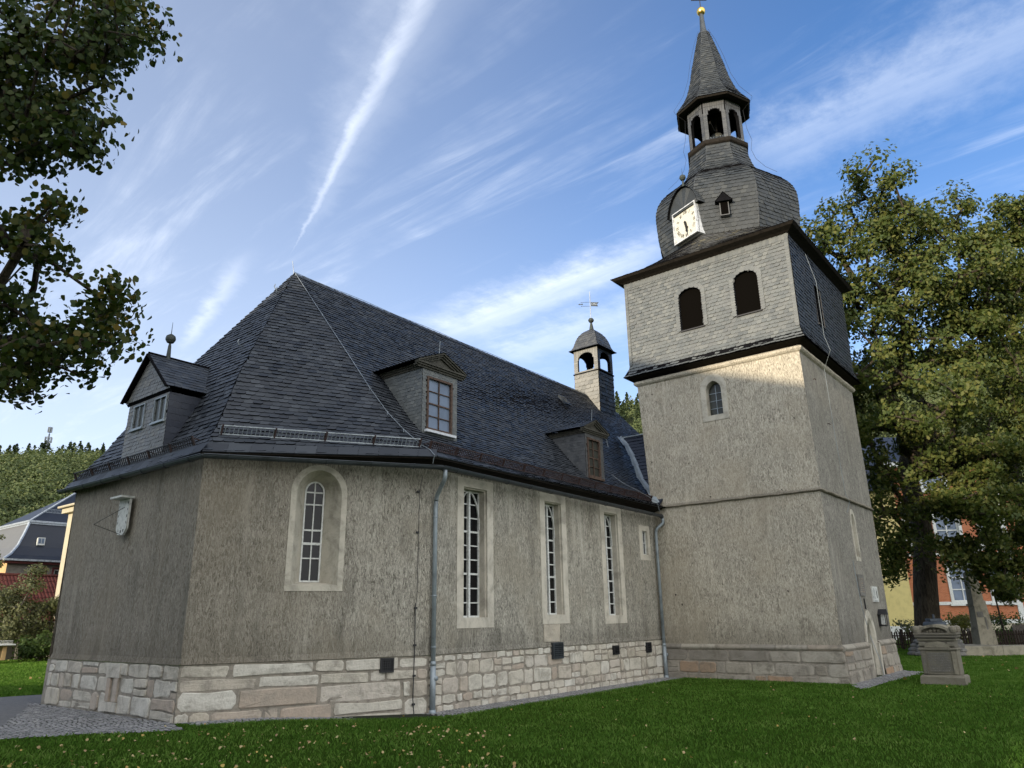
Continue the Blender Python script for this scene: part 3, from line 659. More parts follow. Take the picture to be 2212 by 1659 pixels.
def drl(k, side):
    t = k/NL; z = zt+(za-zt)*t; y = (yr_-.12)+(ym-yr_+.12)*t if side else (yl+.14)+(ym-yl-.14)*t
    return Vector((xroof(z)+.25+.5*(1-t)*0, y, z)), Vector((tx, y, z))
slates(r, [(drl(k, 1)[1], drl(k, 1)[0]) for k in range(NL+1)], .14, .17, lift=.012, ref=0)
slates(r, [(drl(k, 0)[0], drl(k, 0)[1]) for k in range(NL+1)], .14, .17, lift=.012, ref=1, flip=True)
r.cur = 1
for side in (0, 1):
    a, c = drl(0, side)[1], drl(NL, side)[1]; r.bar(a-Vector((0, 0, .03)), c-Vector((0, 0, .03)), .07, .04)
r.tube([(tx+.0, ym, za+.01), (xroof(za)+.25, ym, za+.01)], .03, 6)
r.build('roof', ['slate', 'under'], do)
for q_ in wins:
    f = MB(); o_ = rect(*q_); frame_ring(f, o_, scale_loop(o_, .025), Fd, .01, .04); f.box(((q_[0]+q_[1])/2-.008, q_[2], -.01), ((q_[0]+q_[1])/2+.008, q_[3], .02), Fd); f.box((q_[0]-.03, q_[2]-.04, 0), (q_[1]+.03, q_[2], .06), Fd)
    f.build('window_frame', 'zinc', do); g = MB(); g.poly([Fd(*p_, -.012) for p_ in o_]); g.build('pane', 'glass_grey', do)
def finial(c, s, name='finial', parent=church, mt='copper', tip=.3, sq=False):
    g = MB(); g.lathe(c, [(.085*s, -.05*s), (.07*s, 0), (.045*s, .42*s), (.03*s, .50*s), (.10*s, .53*s), (.145*s, .61*s), (.15*s, .66*s), (.13*s, .74*s), (.05*s, .80*s), (.012*s, .82*s), (.004, .82*s+tip)], 14)
    return g.build(name, mt, parent, smooth=False)
finial((7.75, ym, za-.02), .78, parent=do, tip=.30)
# roof hooks, skylights, lightning wires
for (i, s, t) in ((4, .80, .28), (4, .82, .78), (4, .45, .84)):
    hk = MB(); p_ = roofpt(Nlv(i), Alv(i), Nlv(5), Alv(5), s, t); hk.tube([p_+Vector((-.02, 0, .02)), p_+Vector((-.10, 0, .02)), p_+Vector((-.14, 0, .09)), p_+Vector((-.11, 0, .16))], .012, 6)
    hk.build('roof_hook', 'galv', roof)
for nm, xx, yy, lab in (('skylight', 15.75, 14.86, 'small pale metal skylight high on the nave roof'), ('skylight', 22.6, 15.35, 'small dark skylight near the ridge')):
    z = zroof(yy); k = MB(); sl_ = (ZR[5]-ZR[4])/(YS[5]-YS[4]); u_ = Vector((0, 1, sl_)).normalized(); N = Vector((0, -sl_, 1)).normalized(); c = Vector((xx, yy, z))
    x = Vector((1, 0, 0)); Fk = lambda a, b_, d_: c+x*a+u_*b_+N*d_
    k.box((-.17, -.25, 0), (.17, .25, .07), Fk); k.box((-.20, -.28, .07), (.20, .28, .085), Fk); so_ = k.build(nm, 'lead' if xx < 20 else 'zinc_dark', church); tag(so_, lab)
    k = MB(); k.box((-.14, -.2, .086), (.14, .2, .092), Fk); k.build('pane', 'glass_pale' if xx < 20 else 'glass_grey', so_)
lw = MB()
wp = [Blv(i)+Vector((-.06, -.05, .05)) for i in (1, 2, 3, 4)]+[Blv(4).lerp(Blv(5), t)+Vector((.0, -.02, .05)) for t in (.3, .6, .98)]
lw.tube([(11.3, 11.2, 5.12), (11.28, 11.13, 5.3), (11.3, 11.3, 5.45)]+wp, .008, 5)
for p_ in wp[::1]: lw.tube([p_-Vector((0, 0, .07)), p_+Vector((0, 0, .02))], .009, 5)
lw.tube([(10.93, 16.48, 11.25), (10.85, 16.48, 11.62)], .008, 5)
lw.tube([(x_, 16.48, 11.31-.2*(x_-10.93)/16.8+ .015*math.sin(x_*2)) for x_ in np.linspace(10.93, 26, 24)], .008, 5)
lw.tube([(20.6, 12.35, 7.55), (20.62, 12.3, 7.2)], .008, 5); lw.tube([(20.7, 12.28, 6.3), (20.9, 12.0, 6.02), (21.2, 11.7, 5.8), (21.5, 11.45, 5.6), (21.7, 11.38, 5.5), (21.9, 11.32, 5.45), (22.0, 11.3, 5.1)], .008, 5)
lw.build('lightning_wire', 'galv', church)
lw = MB(); lw.tube([F_ch(4.62, 4.95, .03), F_ch(4.56, 4.6, .03), F_ch(4.555, 2.2, .03)], .006, 5); lw.tube([F_ch(4.52, 2.2, .04), F_ch(4.52, 1.2, .05), F_ch(4.50, .3, .07), F_ch(4.52, -.05, .12)], .011, 6)
for z in (4.6, 3.7, 2.1, 1.35, .75, .2): lw.box((4.50, z-.02, .0), (4.56, z+.02, .055), F_ch)
lw.build('earth_cable', 'iron', church)

# sundial on the end wall
g = MB(); s0 = PN[1]-16.74; s1 = PN[1]-16.27
ol = [(s0+.10, 3.70), (s1-.12, 3.68), (s1, 3.82), (s1, 4.46), (s0, 4.46), (s0, 3.82)]
Fsd = plane((X0-.03, PN[1], 0), (0, -1, 0), (-1, 0, 0)); g.prism(ol, Fsd, .06, .10)
g.ring(ol, scale_loop(ol, .07), Fsd, .108, .106); g.box((s0-.05, 4.46, .02), (s1+.02, 4.50, .30), Fsd)
sdl = g.build('sundial', 'offwhite', church)
g = MB(); m_ = (s0+s1)/2; g.tube([Fsd(m_+.03, 4.28, .1), Fsd(m_-.12, 3.88, .62)], .006, 5); g.tube([Fsd(m_-.12, 3.88, .62), Fsd(m_, 3.70, .11)], .006, 5); g.build('gnomon', 'iron', sdl)
g = MB()
def stroke(mb, F, segs, s, z, k, d, th):
    for (a, b_, c, e) in segs: mb.bar(F(s+a*k, z+b_*k, d), F(s+c*k, z+e*k, d), th, .006)
GL = {'I': ([(.0, 0, 0, 1)], .35), 'V': ([(-.3, 1, 0, 0), (0, 0, .3, 1)], .75), 'X': ([(-.3, 1, .3, 0), (-.3, 0, .3, 1)], .75)}
def roman(mb, F, txt, s, z, h, d, th, ang=0.0):
    wtot = sum(GL[c][1] for c in txt)*h; x = -wtot/2; ca, sa = math.cos(ang), math.sin(ang)
    for c in txt:
        sg, wd = GL[c]; x += wd*h/2
        for (a, b_, e, f) in sg:
            p_ = [(x+a*h, (b_-.5)*h), (x+e*h, (f-.5)*h)]; q_ = [(s+u*ca-v*sa, z+u*sa+v*ca) for u, v in p_]
            mb.bar(F(*q_[0], d), F(*q_[1], d), th, .006)
        x += wd*h/2
for t_, s, z in (('V', s1-.04, 4.36), ('I', s1-.04, 4.22), ('X', s1-.04, 4.08), ('I', s1-.05, 3.94), ('X', s1-.12, 3.78), ('X', m_, 3.76), ('I', s0+.12, 3.78), ('I', s0+.04, 4.3), ('I', s0+.04, 4.1), ('I', s0+.04, 3.95)): roman(g, Fsd, t_, s, z, .05, .11, .009)
g.build('numerals', 'ink', sdl)
# ------------------------------------------------------------------ tower
# square levels: z, centre x, centre y, half x, half y
TL = [(1.0, 25.46, 9.05, 2.93, 2.74), (5.34, 25.46, 9.07, 2.96, 2.78), (9.74, 25.495, 9.20, 2.985, 2.87)]
def sq(l, k=0.0): z, cx, cy, hx, hy = l; return [Vector((cx-hx-k, cy+hy+k, z)), Vector((cx-hx-k, cy-hy-k, z)), Vector((cx+hx+k, cy-hy-k, z)), Vector((cx+hx+k, cy+hy+k, z))]
Q = [sq(l) for l in TL]
xe0, ys0 = Q[1][1].x, Q[1][1].y
F_te = plane((22.5, 0, 0), (0, -1, 0), (-1, 0, 0))       # s = -y
F_ts = plane((0, 6.31, 0), (1, 0, 0), (0, -1, 0))
tw = MB()
lancet = arch(25.36, 25.98, 3.42, 4.62, 5.08, 12, True); door = arch(25.06, 26.30, 0.0, 1.05, 1.93, 14, True)
eastw = arch(-9.70, -8.79, 7.97, 9.08, 9.56, 14)
e2 = [(-a[1], a[2]) for a in (Q[1][0], Q[1][1])]
tw.tess([[(-Q[0][0].y, 1.0), (-Q[0][1].y, 1.0), (-Q[1][1].y, 5.34), (-Q[1][0].y, 5.34)]], F_te)
tw.tess([[(-Q[1][0].y, 5.40), (-Q[1][1].y+.02, 5.40), (-Q[2][1].y, 9.74), (-Q[2][0].y, 9.74)], eastw], F_te, -.0)
dtop = [(x, z) for x, z in door if z > 1.0]
ts_ = MB()
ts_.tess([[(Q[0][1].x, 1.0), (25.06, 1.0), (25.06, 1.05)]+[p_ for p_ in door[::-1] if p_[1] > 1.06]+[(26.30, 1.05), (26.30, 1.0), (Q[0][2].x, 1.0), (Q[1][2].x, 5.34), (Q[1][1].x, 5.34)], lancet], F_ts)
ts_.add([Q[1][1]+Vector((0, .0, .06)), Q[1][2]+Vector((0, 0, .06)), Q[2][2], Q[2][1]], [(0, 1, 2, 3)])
for a, c in ((0, 1), (1, 2)):
    tw.add([Q[a][2], Q[a][3], Q[c][3], Q[c][2]], [(0, 1, 2, 3)]); tw.add([Q[a][3], Q[a][0], Q[c][0], Q[c][3]], [(0, 1, 2, 3)])
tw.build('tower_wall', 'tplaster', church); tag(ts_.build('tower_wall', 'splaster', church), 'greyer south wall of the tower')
# string course and top moulding, slightly uneven like old render
def course(mb, z, cx, cy, hx, hy, prof, seg=26, wob=.006):
    pts = []
    cs = [(cx-hx, cy+hy), (cx-hx, cy-hy), (cx+hx, cy-hy), (cx+hx, cy+hy)]; nr = [(-1, 1), (-1, -1), (1, -1), (1, 1)]
    ring = []
    for i in range(4):
        for k in range(seg):
            t = k/seg; a, c = cs[i], cs[(i+1) % 4]; na, nc = nr[i], nr[(i+1) % 4]
            e = .0 if k == 0 else 1
            ring.append(((a[0]+(c[0]-a[0])*t, a[1]+(c[1]-a[1])*t), ((na[0]+(nc[0]-na[0])*t), (na[1]+(nc[1]-na[1])*t)), random.uniform(-wob, wob), random.uniform(-wob, wob)))
    n = len(ring); vs = []
    for (d, dz) in prof:
        for (p_, nn, w1, w2) in ring: vs.append((p_[0]+nn[0]*(d+w1*(d > 0)), p_[1]+nn[1]*(d+w1*(d > 0)), z+dz+w2*(d > 0)))
    mb.add(vs, [(j*n+i, j*n+(i+1) % n, (j+1)*n+(i+1) % n, (j+1)*n+i) for j in range(len(prof)-1) for i in range(n)])
c_ = MB(); course(c_, 5.30, 25.46, 9.07, 2.96, 2.78, [(-.03, -.02), (.055, 0.0), (.075, .025), (.05, .05), (.0, .10), (-.03, .16)], wob=.014)
c_.build('string_course', 'ledge', church); c_ = MB()
course(c_, 9.70, 25.495, 9.20, 2.985, 2.87, [(-.02, -.03), (.06, .02), (.10, .07), (.10, .14), (.0, .2), (-.3, .22)], wob=.006)
c_.build('moulding', 'tplaster', church)
# battered stone base
tb = MB(); B0 = sq((0, 25.46, 9.05, 2.93, 2.74), .13); B1 = sq((.86, 25.46, 9.05, 2.93, 2.74), .05)
def quadF(a, c, e, f, W_, H_):
    n = (c-a).cross(f-a).normalized()
    return lambda s, z, d=0.0: a.lerp(c, s/W_).lerp(f.lerp(e, s/W_), z/H_)+n*d
Fe = quadF(B0[0], B0[1], B1[1], B1[0], 5.6, .86); 
stones(tb, Fe, 0, 5.6, -.05, .84, seed=21, wmin=.35, wmax=1.1, proud=.03)
Fs = quadF(B0[1], B0[2], B1[2], B1[1], 6.0, .86)
dx0, dx1 = 25.06-B0[1].x, 26.30-B0[1].x
stones(tb, Fs, 0, dx0-.02, -.05, .84, seed=22, wmin=.3, wmax=.9, proud=.03); stones(tb, Fs, dx1+.02, 6.0, -.05, .84, seed=25, wmin=.3, wmax=.9, proud=.03)
def capstones(F, a, c, seed):
    R_ = random.Random(seed); s = a
    while s < c-.05:
        e = min(c, s+R_.uniform(.6, 1.25)); 
        if c-e < .3: e = c
        g = .006; pr = [(-.03, .0), (.03, .01), (.06, .06), (.055, .10), (.0, .17), (-.06, .19)]
        vs = [F(x, .84+z*.95, d) for x in (s+g, e-g) for d, z in pr]; n = len(pr)
        tb.add(vs, [(i, i+1, n+i+1, n+i) for i in range(n-1)]+[tuple(range(n))[::-1], tuple(range(n, 2*n))]); s = e
capstones(Fe, 0, 5.6, 1); capstones(Fs, -.05, dx0-.02, 2); capstones(Fs, dx1+.02, 6.0, 3)
tb.cur = 1
for Fq, a, c in ((Fe, 0, 5.6), (Fs, 0, dx0), (Fs, dx1, 6.0)): tb.add([Fq(a, -.3, .006), Fq(c, -.3, .006), Fq(c, .86, .006), Fq(a, .86, .006)], [(0, 1, 2, 3)])
tb.add([B1[0], B1[1], Q[0][1], Q[0][0]], [(0, 1, 2, 3)]); tb.add([B1[1], Fs(dx0, .86), Vector((25.06, 6.31, 1.0)), Q[0][1]], [(0, 1, 2, 3)]); tb.add([Fs(dx1, .86), B1[2], Q[0][2], Vector((26.30, 6.31, 1.0))], [(0, 1, 2, 3)])
tb.add([B0[2], B0[3], Q[0][3], Q[0][2]], [(0, 1, 2, 3)]); tb.add([B0[3], B0[0], Q[0][0], Q[0][3]], [(0, 1, 2, 3)])
tb.build('tower_plinth', ['tstone', 'mortar'], church)
# pointed doorway
s_ = MB(); o1 = door; i1 = arch(25.23, 26.13, 0.0, 1.0, 1.70, 14, True); i2 = arch(25.30, 26.06, 0.0, .98, 1.60, 14, True); DB = .17
s_.ring(o1, i1, F_ts, DB*.15, DB*.15); s_.ring(o1, o1, F_ts, DB*.15, -.05); s_.ring(i1, i2, F_ts, DB*.15, -.06); s_.ring(i2, i2, F_ts, -.06, -.45)
for a, c in ((25.06, 25.23), (26.13, 26.30)):
    s_.box((a, 0, .0), (c, .95, DB*.6), F_ts)
dw = s_.build('doorway', 'surround', church)
g = MB(); g.prism(i2, F_ts, -.36, -.42)
for k in range(5): g.box((25.33+k*.146, 0.05, -.36), (25.33+k*.146+.13, 1.1, -.345), F_ts)
g.build('door', 'greystone', dw)
# lancet
s_ = MB(); i1 = arch(25.47, 25.87, 3.55, 4.55, 4.93, 12, True); s_.ring(lancet, i1, F_ts, .012, .012); s_.ring(lancet, lancet, F_ts, .012, -.03); s_.ring(i1, scale_loop(i1, .03), F_ts, .012, -.25)
wl = s_.build('window', 'surround', church); tag(wl, 'blocked pointed lancet window above the door'); g = MB(); g.tess([i1], F_ts, -.22); g.build('infill', 'tplaster', wl)
# small east window
s_ = MB(); i1 = arch(-9.52, -8.98, 8.15, 8.98, 9.33, 14, True); i2 = arch(-9.50, -9.0, 8.15, 8.96, 9.28, 14, True)
s_.ring(eastw, i1, F_te, .018, .018); s_.ring(eastw, eastw, F_te, .018, -.03); s_.ring(i1, i2, F_te, .018, -.30)
wl = s_.build('window', 'surround', church); tag(wl, 'pointed lattice window in a pale stone surround high on the tower')
fr = MB(); bars(fr, F_te, -9.5, -9.0, 8.15, 9.2, 4, 2, -.2, .018); fr.build('frame', 'zinc', wl); g = MB(); g.tess([i2], F_te, -.21); g.build('pane', 'glass_grey', wl)
# things fixed to the south wall of the tower
g = MB(); g.prism([(25.10, 2.35), (25.75, 2.35), (25.75, 3.0), (25.10, 3.0)], F_ts, .0, .03); g.ring(rect(25.10, 25.75, 2.35, 3.0), rect(25.16, 25.69, 2.41, 2.94), F_ts, .04, .032)
ins = g.build('inscription_stone', 'greystone', church)
g = MB()
for k in range(7):
    z = 2.87-k*.065; x = 25.19
    while x < 25.64:
        l = random.uniform(.02, .06); g.box((x, z-.018, .031), (x+l, z+.012, .036), F_ts) if random.random() < .85 else None; x += l+.015
g.build('carved_letters', 'tstone', ins)
g = MB(); g.prism(rect(26.62, 27.22, 2.18, 2.66), F_ts, .0, .05); sg = g.build('notice_board', 'white', church)
g = MB()
for k in range(12):
    z = 2.60-k*.03; g.box((26.67, z-.005, .051), (26.67+random.uniform(.12, .24), z+.004, .054), F_ts)
g.box((27.02, 2.30, .051), (27.10, 2.52, .054), F_ts); g.box((27.04, 2.50, .051), (27.07, 2.60, .054), F_ts); g.box((26.68, 2.20, .051), (27.1, 2.215, .054), F_ts)
g.build('print', 'ink', sg)
g = MB(); g.prism([(26.86, 1.78), (27.22, 1.78), (27.04, 1.95)], F_ts, .02, .26); g.box((26.92, 1.42, .02), (27.16, 1.46, .22), F_ts)
for a in (26.92, 27.14):
    for dd in (.03, .20): g.box((a, 1.45, dd), (a+.02, 1.80, dd+.02), F_ts)
g.box((26.92, 1.42, 0), (27.16, 1.80, .03), F_ts)
wlmp = g.build('wall_lamp', 'iron', church); g = MB(); g.box((26.99, 1.48, .07), (27.09, 1.76, .17), F_ts); g.build('lamp_glass', 'white', wlmp)
g = MB(); g.bar(F_ts(25.50, 1.96, .03), F_ts(25.46, 2.27, .03), .035, .02); g.build('iron_bracket', 'iron', church)
g = MB(); g.prism(rect(22.75, 23.3, 2.05, 2.5), F_ts, 0, .012); g.build('stone_patch', 'splaster', church); g = MB(); g.prism(rect(27.65, 28.2, 2.25, 2.7), F_ts, 0, .012); g.build('stone_patch', 'splaster', church)
g = MB()
for (Fq, s, z) in ((F_te, -11.2, 2.5), (F_te, -11.0, 2.2), (F_te, -7.6, 2.5), (F_te, -7.4, 5.46), (F_te, -9.7, 5.5), (F_te, -6.75, 7.6), (F_te, -11.7, 6.9), (F_te, -11.5, 9.3), (F_ts, 23.5, 9.0), (F_ts, 24.4, 7.7)):
    g = MB(); g.tube([Fq(s, z, 0), Fq(s, z, .06), Fq(s+.03, z-.04, .08)], .014, 5)
    g.build('wall_hook', 'rust', church)
lw = MB(); lw.tube([(24.0, 6.1, 13.6), (24.05, 5.9, 12.5), (24.2, 5.95, 10.6), (24.3, 5.85, 10.1), (24.6, 6.2, 9.6), (24.9, 6.26, 7.5), (25.1, 6.26, 5.5), (25.2, 6.2, 5.25), (25.0, 6.27, 4.9)], .006, 5)
lw.tube([(24.8, 6.27, 3.4), (24.95, 6.25, 2.0), (25.1, 6.22, 1.5)], .010, 5); lw.tube([(25.32, 6.24, 1.2), (25.28, 6.05, .5), (25.35, 6.02, .05), (25.6, 5.9, .02)], .010, 5)
lw.build('lightning_wire', 'zinc', church)
# slate-hung belfry
SB = (10.36, 25.47, 9.235, 3.03, 3.05); ST = (13.75, 25.475, 9.215, 3.05, 3.06); SK = (10.05, 25.50, 9.245, 3.265, 3.22)
qb, qt, qk = sq(SB), sq(ST), sq(SK)
SWIN = [(-10.15, -9.30, 11.32, 12.85), (-8.12, -7.30, 11.34, 12.86)]
bw = MB()
def win_skip_e(p_): return any(abs(-p_.y-(a+c)/2) < (c-a)/2+.05 and e-.05 < p_.z < f-.30+.34*math.sqrt(max(0, 1-((-p_.y-(a+c)/2)/((c-a)/2+.05))**2)) for a, c, e, f in SWIN)
skirt = lambda i: [(qk[i], qk[(i+1) % 4]), (qk[i].lerp(qb[i], .45)-Vector((0, 0, .02)), qk[(i+1) % 4].lerp(qb[(i+1) % 4], .45)-Vector((0, 0, .02))), (qb[i]+Vector((0, 0, .1)), qb[(i+1) % 4]+Vector((0, 0, .1))), (qt[i], qt[(i+1) % 4])]
slates(bw, skirt(0), .128, .165, skip=win_skip_e, lift=.026, base=False)
bw.cur = 1; bw.tess([[(-qb[0].y, 10.3), (-qb[1].y, 10.3), (-qt[1].y, 13.75), (-qt[0].y, 13.75)]]+[arch(a, c, e, f-.30, f, 8) for a, c, e, f in SWIN], plane((22.433, 0, 0), (0, -1, 0), (-1, 0, 0)), -.008); 
bw.add([skirt(0)[0][0], skirt(0)[0][1], skirt(0)[2][1]+Vector((.01, 0, 0)), skirt(0)[2][0]+Vector((.01, 0, 0))], [(0, 1, 2, 3)]); bw.cur = 0
bwo = bw.build('belfry_wall', ['slate_light', 'under'], church); tag(bwo, 'slate-hung belfry wall with the sunlight in its light grey')
bw = MB(); Wn = (24.62, 25.32, 11.25, 12.85)
slates(bw, skirt(1), .128, .165, skip=lambda p_: Wn[0] < p_.x < Wn[1] and Wn[2] < p_.z < Wn[3]-.1, lift=.024, base=False)
bw.cur = 1; bw.tess([[(qb[1].x, 10.3), (qb[2].x, 10.3), (qt[2].x, 13.75), (qt[1].x, 13.75)], arch(*Wn[:3], Wn[3]-.3, Wn[3], 8)], plane((0, 6.175, 0), (1, 0, 0), (0, -1, 0)), -.006)
a_ = skirt(1); bw.add([a_[0][0], a_[0][1], a_[2][1]+Vector((0, .01, 0)), a_[2][0]+Vector((0, .01, 0))], [(0, 1, 2, 3)])
for i in (2, 3):
    a_ = skirt(i); [bw.add([a_[k][0], a_[k][1], a_[k+1][1], a_[k+1][0]], [(0, 1, 2, 3)]) for k in range(3)]
bwo2 = bw.build('belfry_wall', ['slate_dk2', 'under'], church); tag(bwo2, 'slate-hung belfry wall with the shade in its dark blue-grey')
# vertical edge slates at corners and windows (curled border slates)
bd = MB()
def border(F, s, z0, z1, sgn, w=.12, h=.095, d=.018):
    z = z0
    while z < z1:
        pts = [(0, .2), (.25, .0), (.6, -.05), (1, .18), (1, .9), (0, 1.0)]
        bd.add([F(s+sgn*w*a, z+h*c*1.25, d+(.006 if c < .3 else 0)) for a, c in pts], [tuple(range(6)) if sgn > 0 else tuple(range(6))[::-1]]); z += h
FeS = plane((22.418, 0, 0), (0, -1, 0), (-1, 0, 0)); FsS = plane((0, 6.17, 0), (1, 0, 0), (0, -1, 0))
border(FeS, -12.28, 10.5, 13.7, 1); border(FeS, -6.175, 10.5, 13.7, -1)
for a, c, e, f in SWIN:
    border(FeS, a-.0, e, f-.22, -1, .15, d=.026); border(FeS, c+.0, e, f-.22, 1, .15, d=.026)
    ar = arch(a, c, e, f-.30, f, 8)[2:]; ar2 = scale_loop(arch(a, c, e, f-.30, f, 8), -.15)[2:]
    for k in range(len(ar)-1): bd.add([FeS(*ar[k], .032), FeS(*ar[k+1], .028), FeS(*ar2[k+1], .018), FeS(*ar2[k], .018)], [(0, 3, 2, 1)])
y = -12.25
while y < -6.25:
    bd.add([FeS(y, 13.55, .022), FeS(y+.10, 13.52, .026), FeS(y+.14, 13.72, .02), FeS(y+.02, 13.73, .018)], [(0, 1, 2, 3)]); y += .105
bd.build('border_slates', 'slate_light', bwo)
for F, (a, c, e, f), own in ((FeS, SWIN[0], bwo), (FeS, SWIN[1], bwo), (FsS, Wn, bwo2)):
    ar = arch(a, c, e, f-.30, f, 8); s_ = MB(); s_.ring(ar, ar, F, .03, -.40); s_.ring(ar, scale_loop(ar, -.035), F, .03, .026)
    s_.box((a-.02, e-.04, -.05), (c+.02, e, .05), F)
    wn = s_.build('sound_opening', 'iron', church); g = MB(); g.tess([scale_loop(ar, .004)], F, -.10); g.build('wire_screen', 'mesh', wn)
# underside of the skirt
sf = MB(); m0 = sq((10.03, 25.5, 9.245, 3.24, 3.19)); m1 = sq((9.93, 25.5, 9.22, 2.7, 2.6)); sf.add(m0+m1, [(i, (i+1) % 4, 4+(i+1) % 4, 4+i) for i in range(4)])
sf.build('soffit', 'soffit', church); sf = MB(); er = (13.93, 25.50, 9.225, 3.47, 3.42); ek = sq(er); e_in = sq((13.72, 25.475, 9.215, 3.0, 3.0)); e_lo = sq((13.86, 25.5, 9.225, 3.40, 3.35)); e_m = sq((13.80, 25.5, 9.22, 3.2, 3.18))
sf.add(ek+e_lo+e_m+e_in, [(j*4+i, j*4+(i+1) % 4, (j+1)*4+(i+1) % 4, (j+1)*4+i) for j in range(3) for i in range(4)])
sf.build('soffit', 'soffit', church)
# skirt roof: square eaves running up to the octagon
OC = (25.45, 9.25)
def ov(k, r, z): t = PI+k*PI/4; return Vector((OC[0]+r*math.cos(t), OC[1]+r*math.sin(t), z))    # k = 0 points east (-x)
ekc = {7: ek[0], 1: ek[1], 3: ek[2], 5: ek[3]}; mid = lambda a, c: a.lerp(c, .5)
ekc[0] = mid(ek[0], ek[1]); ekc[2] = mid(ek[1], ek[2]); ekc[4] = mid(ek[2], ek[3]); ekc[6] = mid(ek[3], ek[0])
on_ = MB()
OZ = [(14.95, 2.62), (15.25, 2.70), (15.8, 2.78), (16.5, 2.82), (16.85, 2.80), (17.15, 2.71), (17.42, 2.56), (17.65, 2.36), (17.85, 2.12), (18.02, 1.88), (18.2, 1.66), (18.42, 1.47), (18.7, 1.33), (19.05, 1.24), (19.35, 1.19), (19.58, 1.17)]
for k in range(8):
    hi0, hi1 = ov(k, 2.62, 14.95), ov(k+1, 2.62, 14.95); lo0, lo1 = ekc[k % 8], ekc[(k+1) % 8]
    lv = []
    for t in (0, .25, .5, .75, 1):
        tt = t**1.0; bz = -.10*math.sin(t*PI)
        lv.append((lo0.lerp(hi0, tt)+Vector((0, 0, bz)), lo1.lerp(hi1, tt)+Vector((0, 0, bz))))
    slates(on_, lv, .15, .19, lift=.022, flip=(k % 2 == 0))
on_.build('skirt_roof', ['slate_moss', 'under'], church)
om = MB()
for k in range(8):
    slates(om, [(ov(k, r, z), ov(k+1, r, z)) for z, r in OZ], .15, .20, lift=.026, flip=(k % 2 == 1))
dome = om.build('onion_dome', ['slate_dk', 'under'], church)
rb = MB()
for k in range(8): rb.tube([ov(k, r-.008, z) for z, r in OZ], .022, 5)
rb.build('hip_slates', 'slate', dome)
# octagonal lantern
pf = MB(); pf.lathe((*OC, 0), [(1.17, 19.52), (1.24, 19.56), (1.27, 19.60), (1.27, 19.74), (1.10, 19.76)], 8, rot=PI); pfo = pf.build('lantern_platform', 'soffit', church)
RL = 1.13
lan = MB()
for k in range(8):
    a, c = ov(k, RL, 0), ov(k+1, RL, 0); Wd = (c-a).length; n = Vector((a.x+c.x-2*OC[0], a.y+c.y-2*OC[1], 0)); F = plane(a, c-a, n)
    op = arch(.155, Wd-.155, 19.90, 20.95, 21.20, 10)
    lan.cur = 1; lan.tess([rect(0, Wd, 19.70, 21.62), op], F); lan.ring(op, op, F, 0, -.14)
    lan.tess([rect(.05, Wd-.05, 19.70, 21.62), op], F, -.14); lan.cur = 0
    for (s0, s1) in ((.0, .15), (Wd-.15, Wd)):
        z = 19.76; 
        while z < 20.98:
            j = random.uniform(-.004, .004); lan.add([F(s0, z+.02+j, .016), F((s0+s1)/2, z-.015+j, .02), F(s1, z+.02+j, .014), F(s1, z+.11, .006), F(s0, z+.11, .006)], [(0, 1, 2, 3, 4)]); z += .085
    for t in range(9):
        x = .02+t*(Wd-.04)/9; w_ = (Wd-.04)/9*.92; xa = x+w_/2-Wd/2
        zlo = 20.97+ (.25*math.sqrt(max(0, 1-(xa/(Wd/2-.155))**2)) if abs(xa) < Wd/2-.155 else 0); zlo = max(zlo, 20.97)+.015
        lan.add([F(x, zlo, .018), F(x+w_, zlo-.01, .014), F(x+w_, 21.42, .008), F(x, 21.42, .008)], [(0, 1, 2, 3)])
        lan.add([F(x, 21.36, .024), F(x+w_, 21.34, .02), F(x+w_+.02, 21.62, .012), F(x+.02, 21.62, .012)], [(0, 1, 2, 3)])
lano = lan.build('lantern', ['slate_grey', 'under'], church)
pin = MB()
for k in (0, 1, 2):
    a, c = ov(k, RL+.06, 19.77), ov(k+1, RL+.06, 19.77)
    for t in range(16):
        p_ = a.lerp(c, .12+.76*t/15); pin.tube([p_, p_+Vector((random.uniform(-.02, .02), random.uniform(-.02, .02), .12))], .004, 4)
pin.build('bird_spikes', 'galv', lano)
ms = MB()
bl = MB(); bl.lathe((25.35, 9.15, 20.02), [(.40, 0), (.36, .05), (.30, .16), (.25, .32), (.235, .46), (.21, .54), (.10, .58), (.05, .66)], 20); bl.build('bell', 'bronze', church, smooth=True)
bm_ = MB(); bm_.bar((24.6, 9.15, 20.75), (26.2, 9.35, 20.75), .12); bm_.bar((25.35, 8.4, 21.4), (25.35, 10.1, 21.4), .14); bm_.bar((25.35, 9.15, 20.6), (25.35, 9.15, 21.5), .07); bm_.build('bell_beam', 'soffit', church)
# spire
SP = [(21.62, 1.56), (21.74, 1.50), (21.92, 1.38), (22.15, 1.22), (22.45, 1.07), (22.8, .95), (23.2, .84), (24.0, .68), (25.0, .44), (25.85, .235)]
sp = MB()
for k in range(8): slates(sp, [(ov(k, r, z), ov(k+1, r, z)) for z, r in SP], .12, .17, lift=.022, flip=(k % 2 == 1))
spo = sp.build('spire', ['slate_dk', 'under'], church)
rb = MB()
for k in range(8): rb.tube([ov(k, r-.004, z) for z, r in SP], .016, 5)
rb.build('hip_slates', 'slate', spo)
sf = MB(); vs = [ov(k, 1.55, 21.62) for k in range(8)]+[ov(k, 1.50, 21.56) for k in range(8)]+[ov(k, 1.05, 21.66) for k in range(8)]+[ov(k, .1, 21.68) for k in range(8)]
sf.add(vs, [(j*8+i, j*8+(i+1) % 8, (j+1)*8+(i+1) % 8, (j+1)*8+i) for j in range(3) for i in range(8)]); sf.build('soffit', 'soffit', spo)
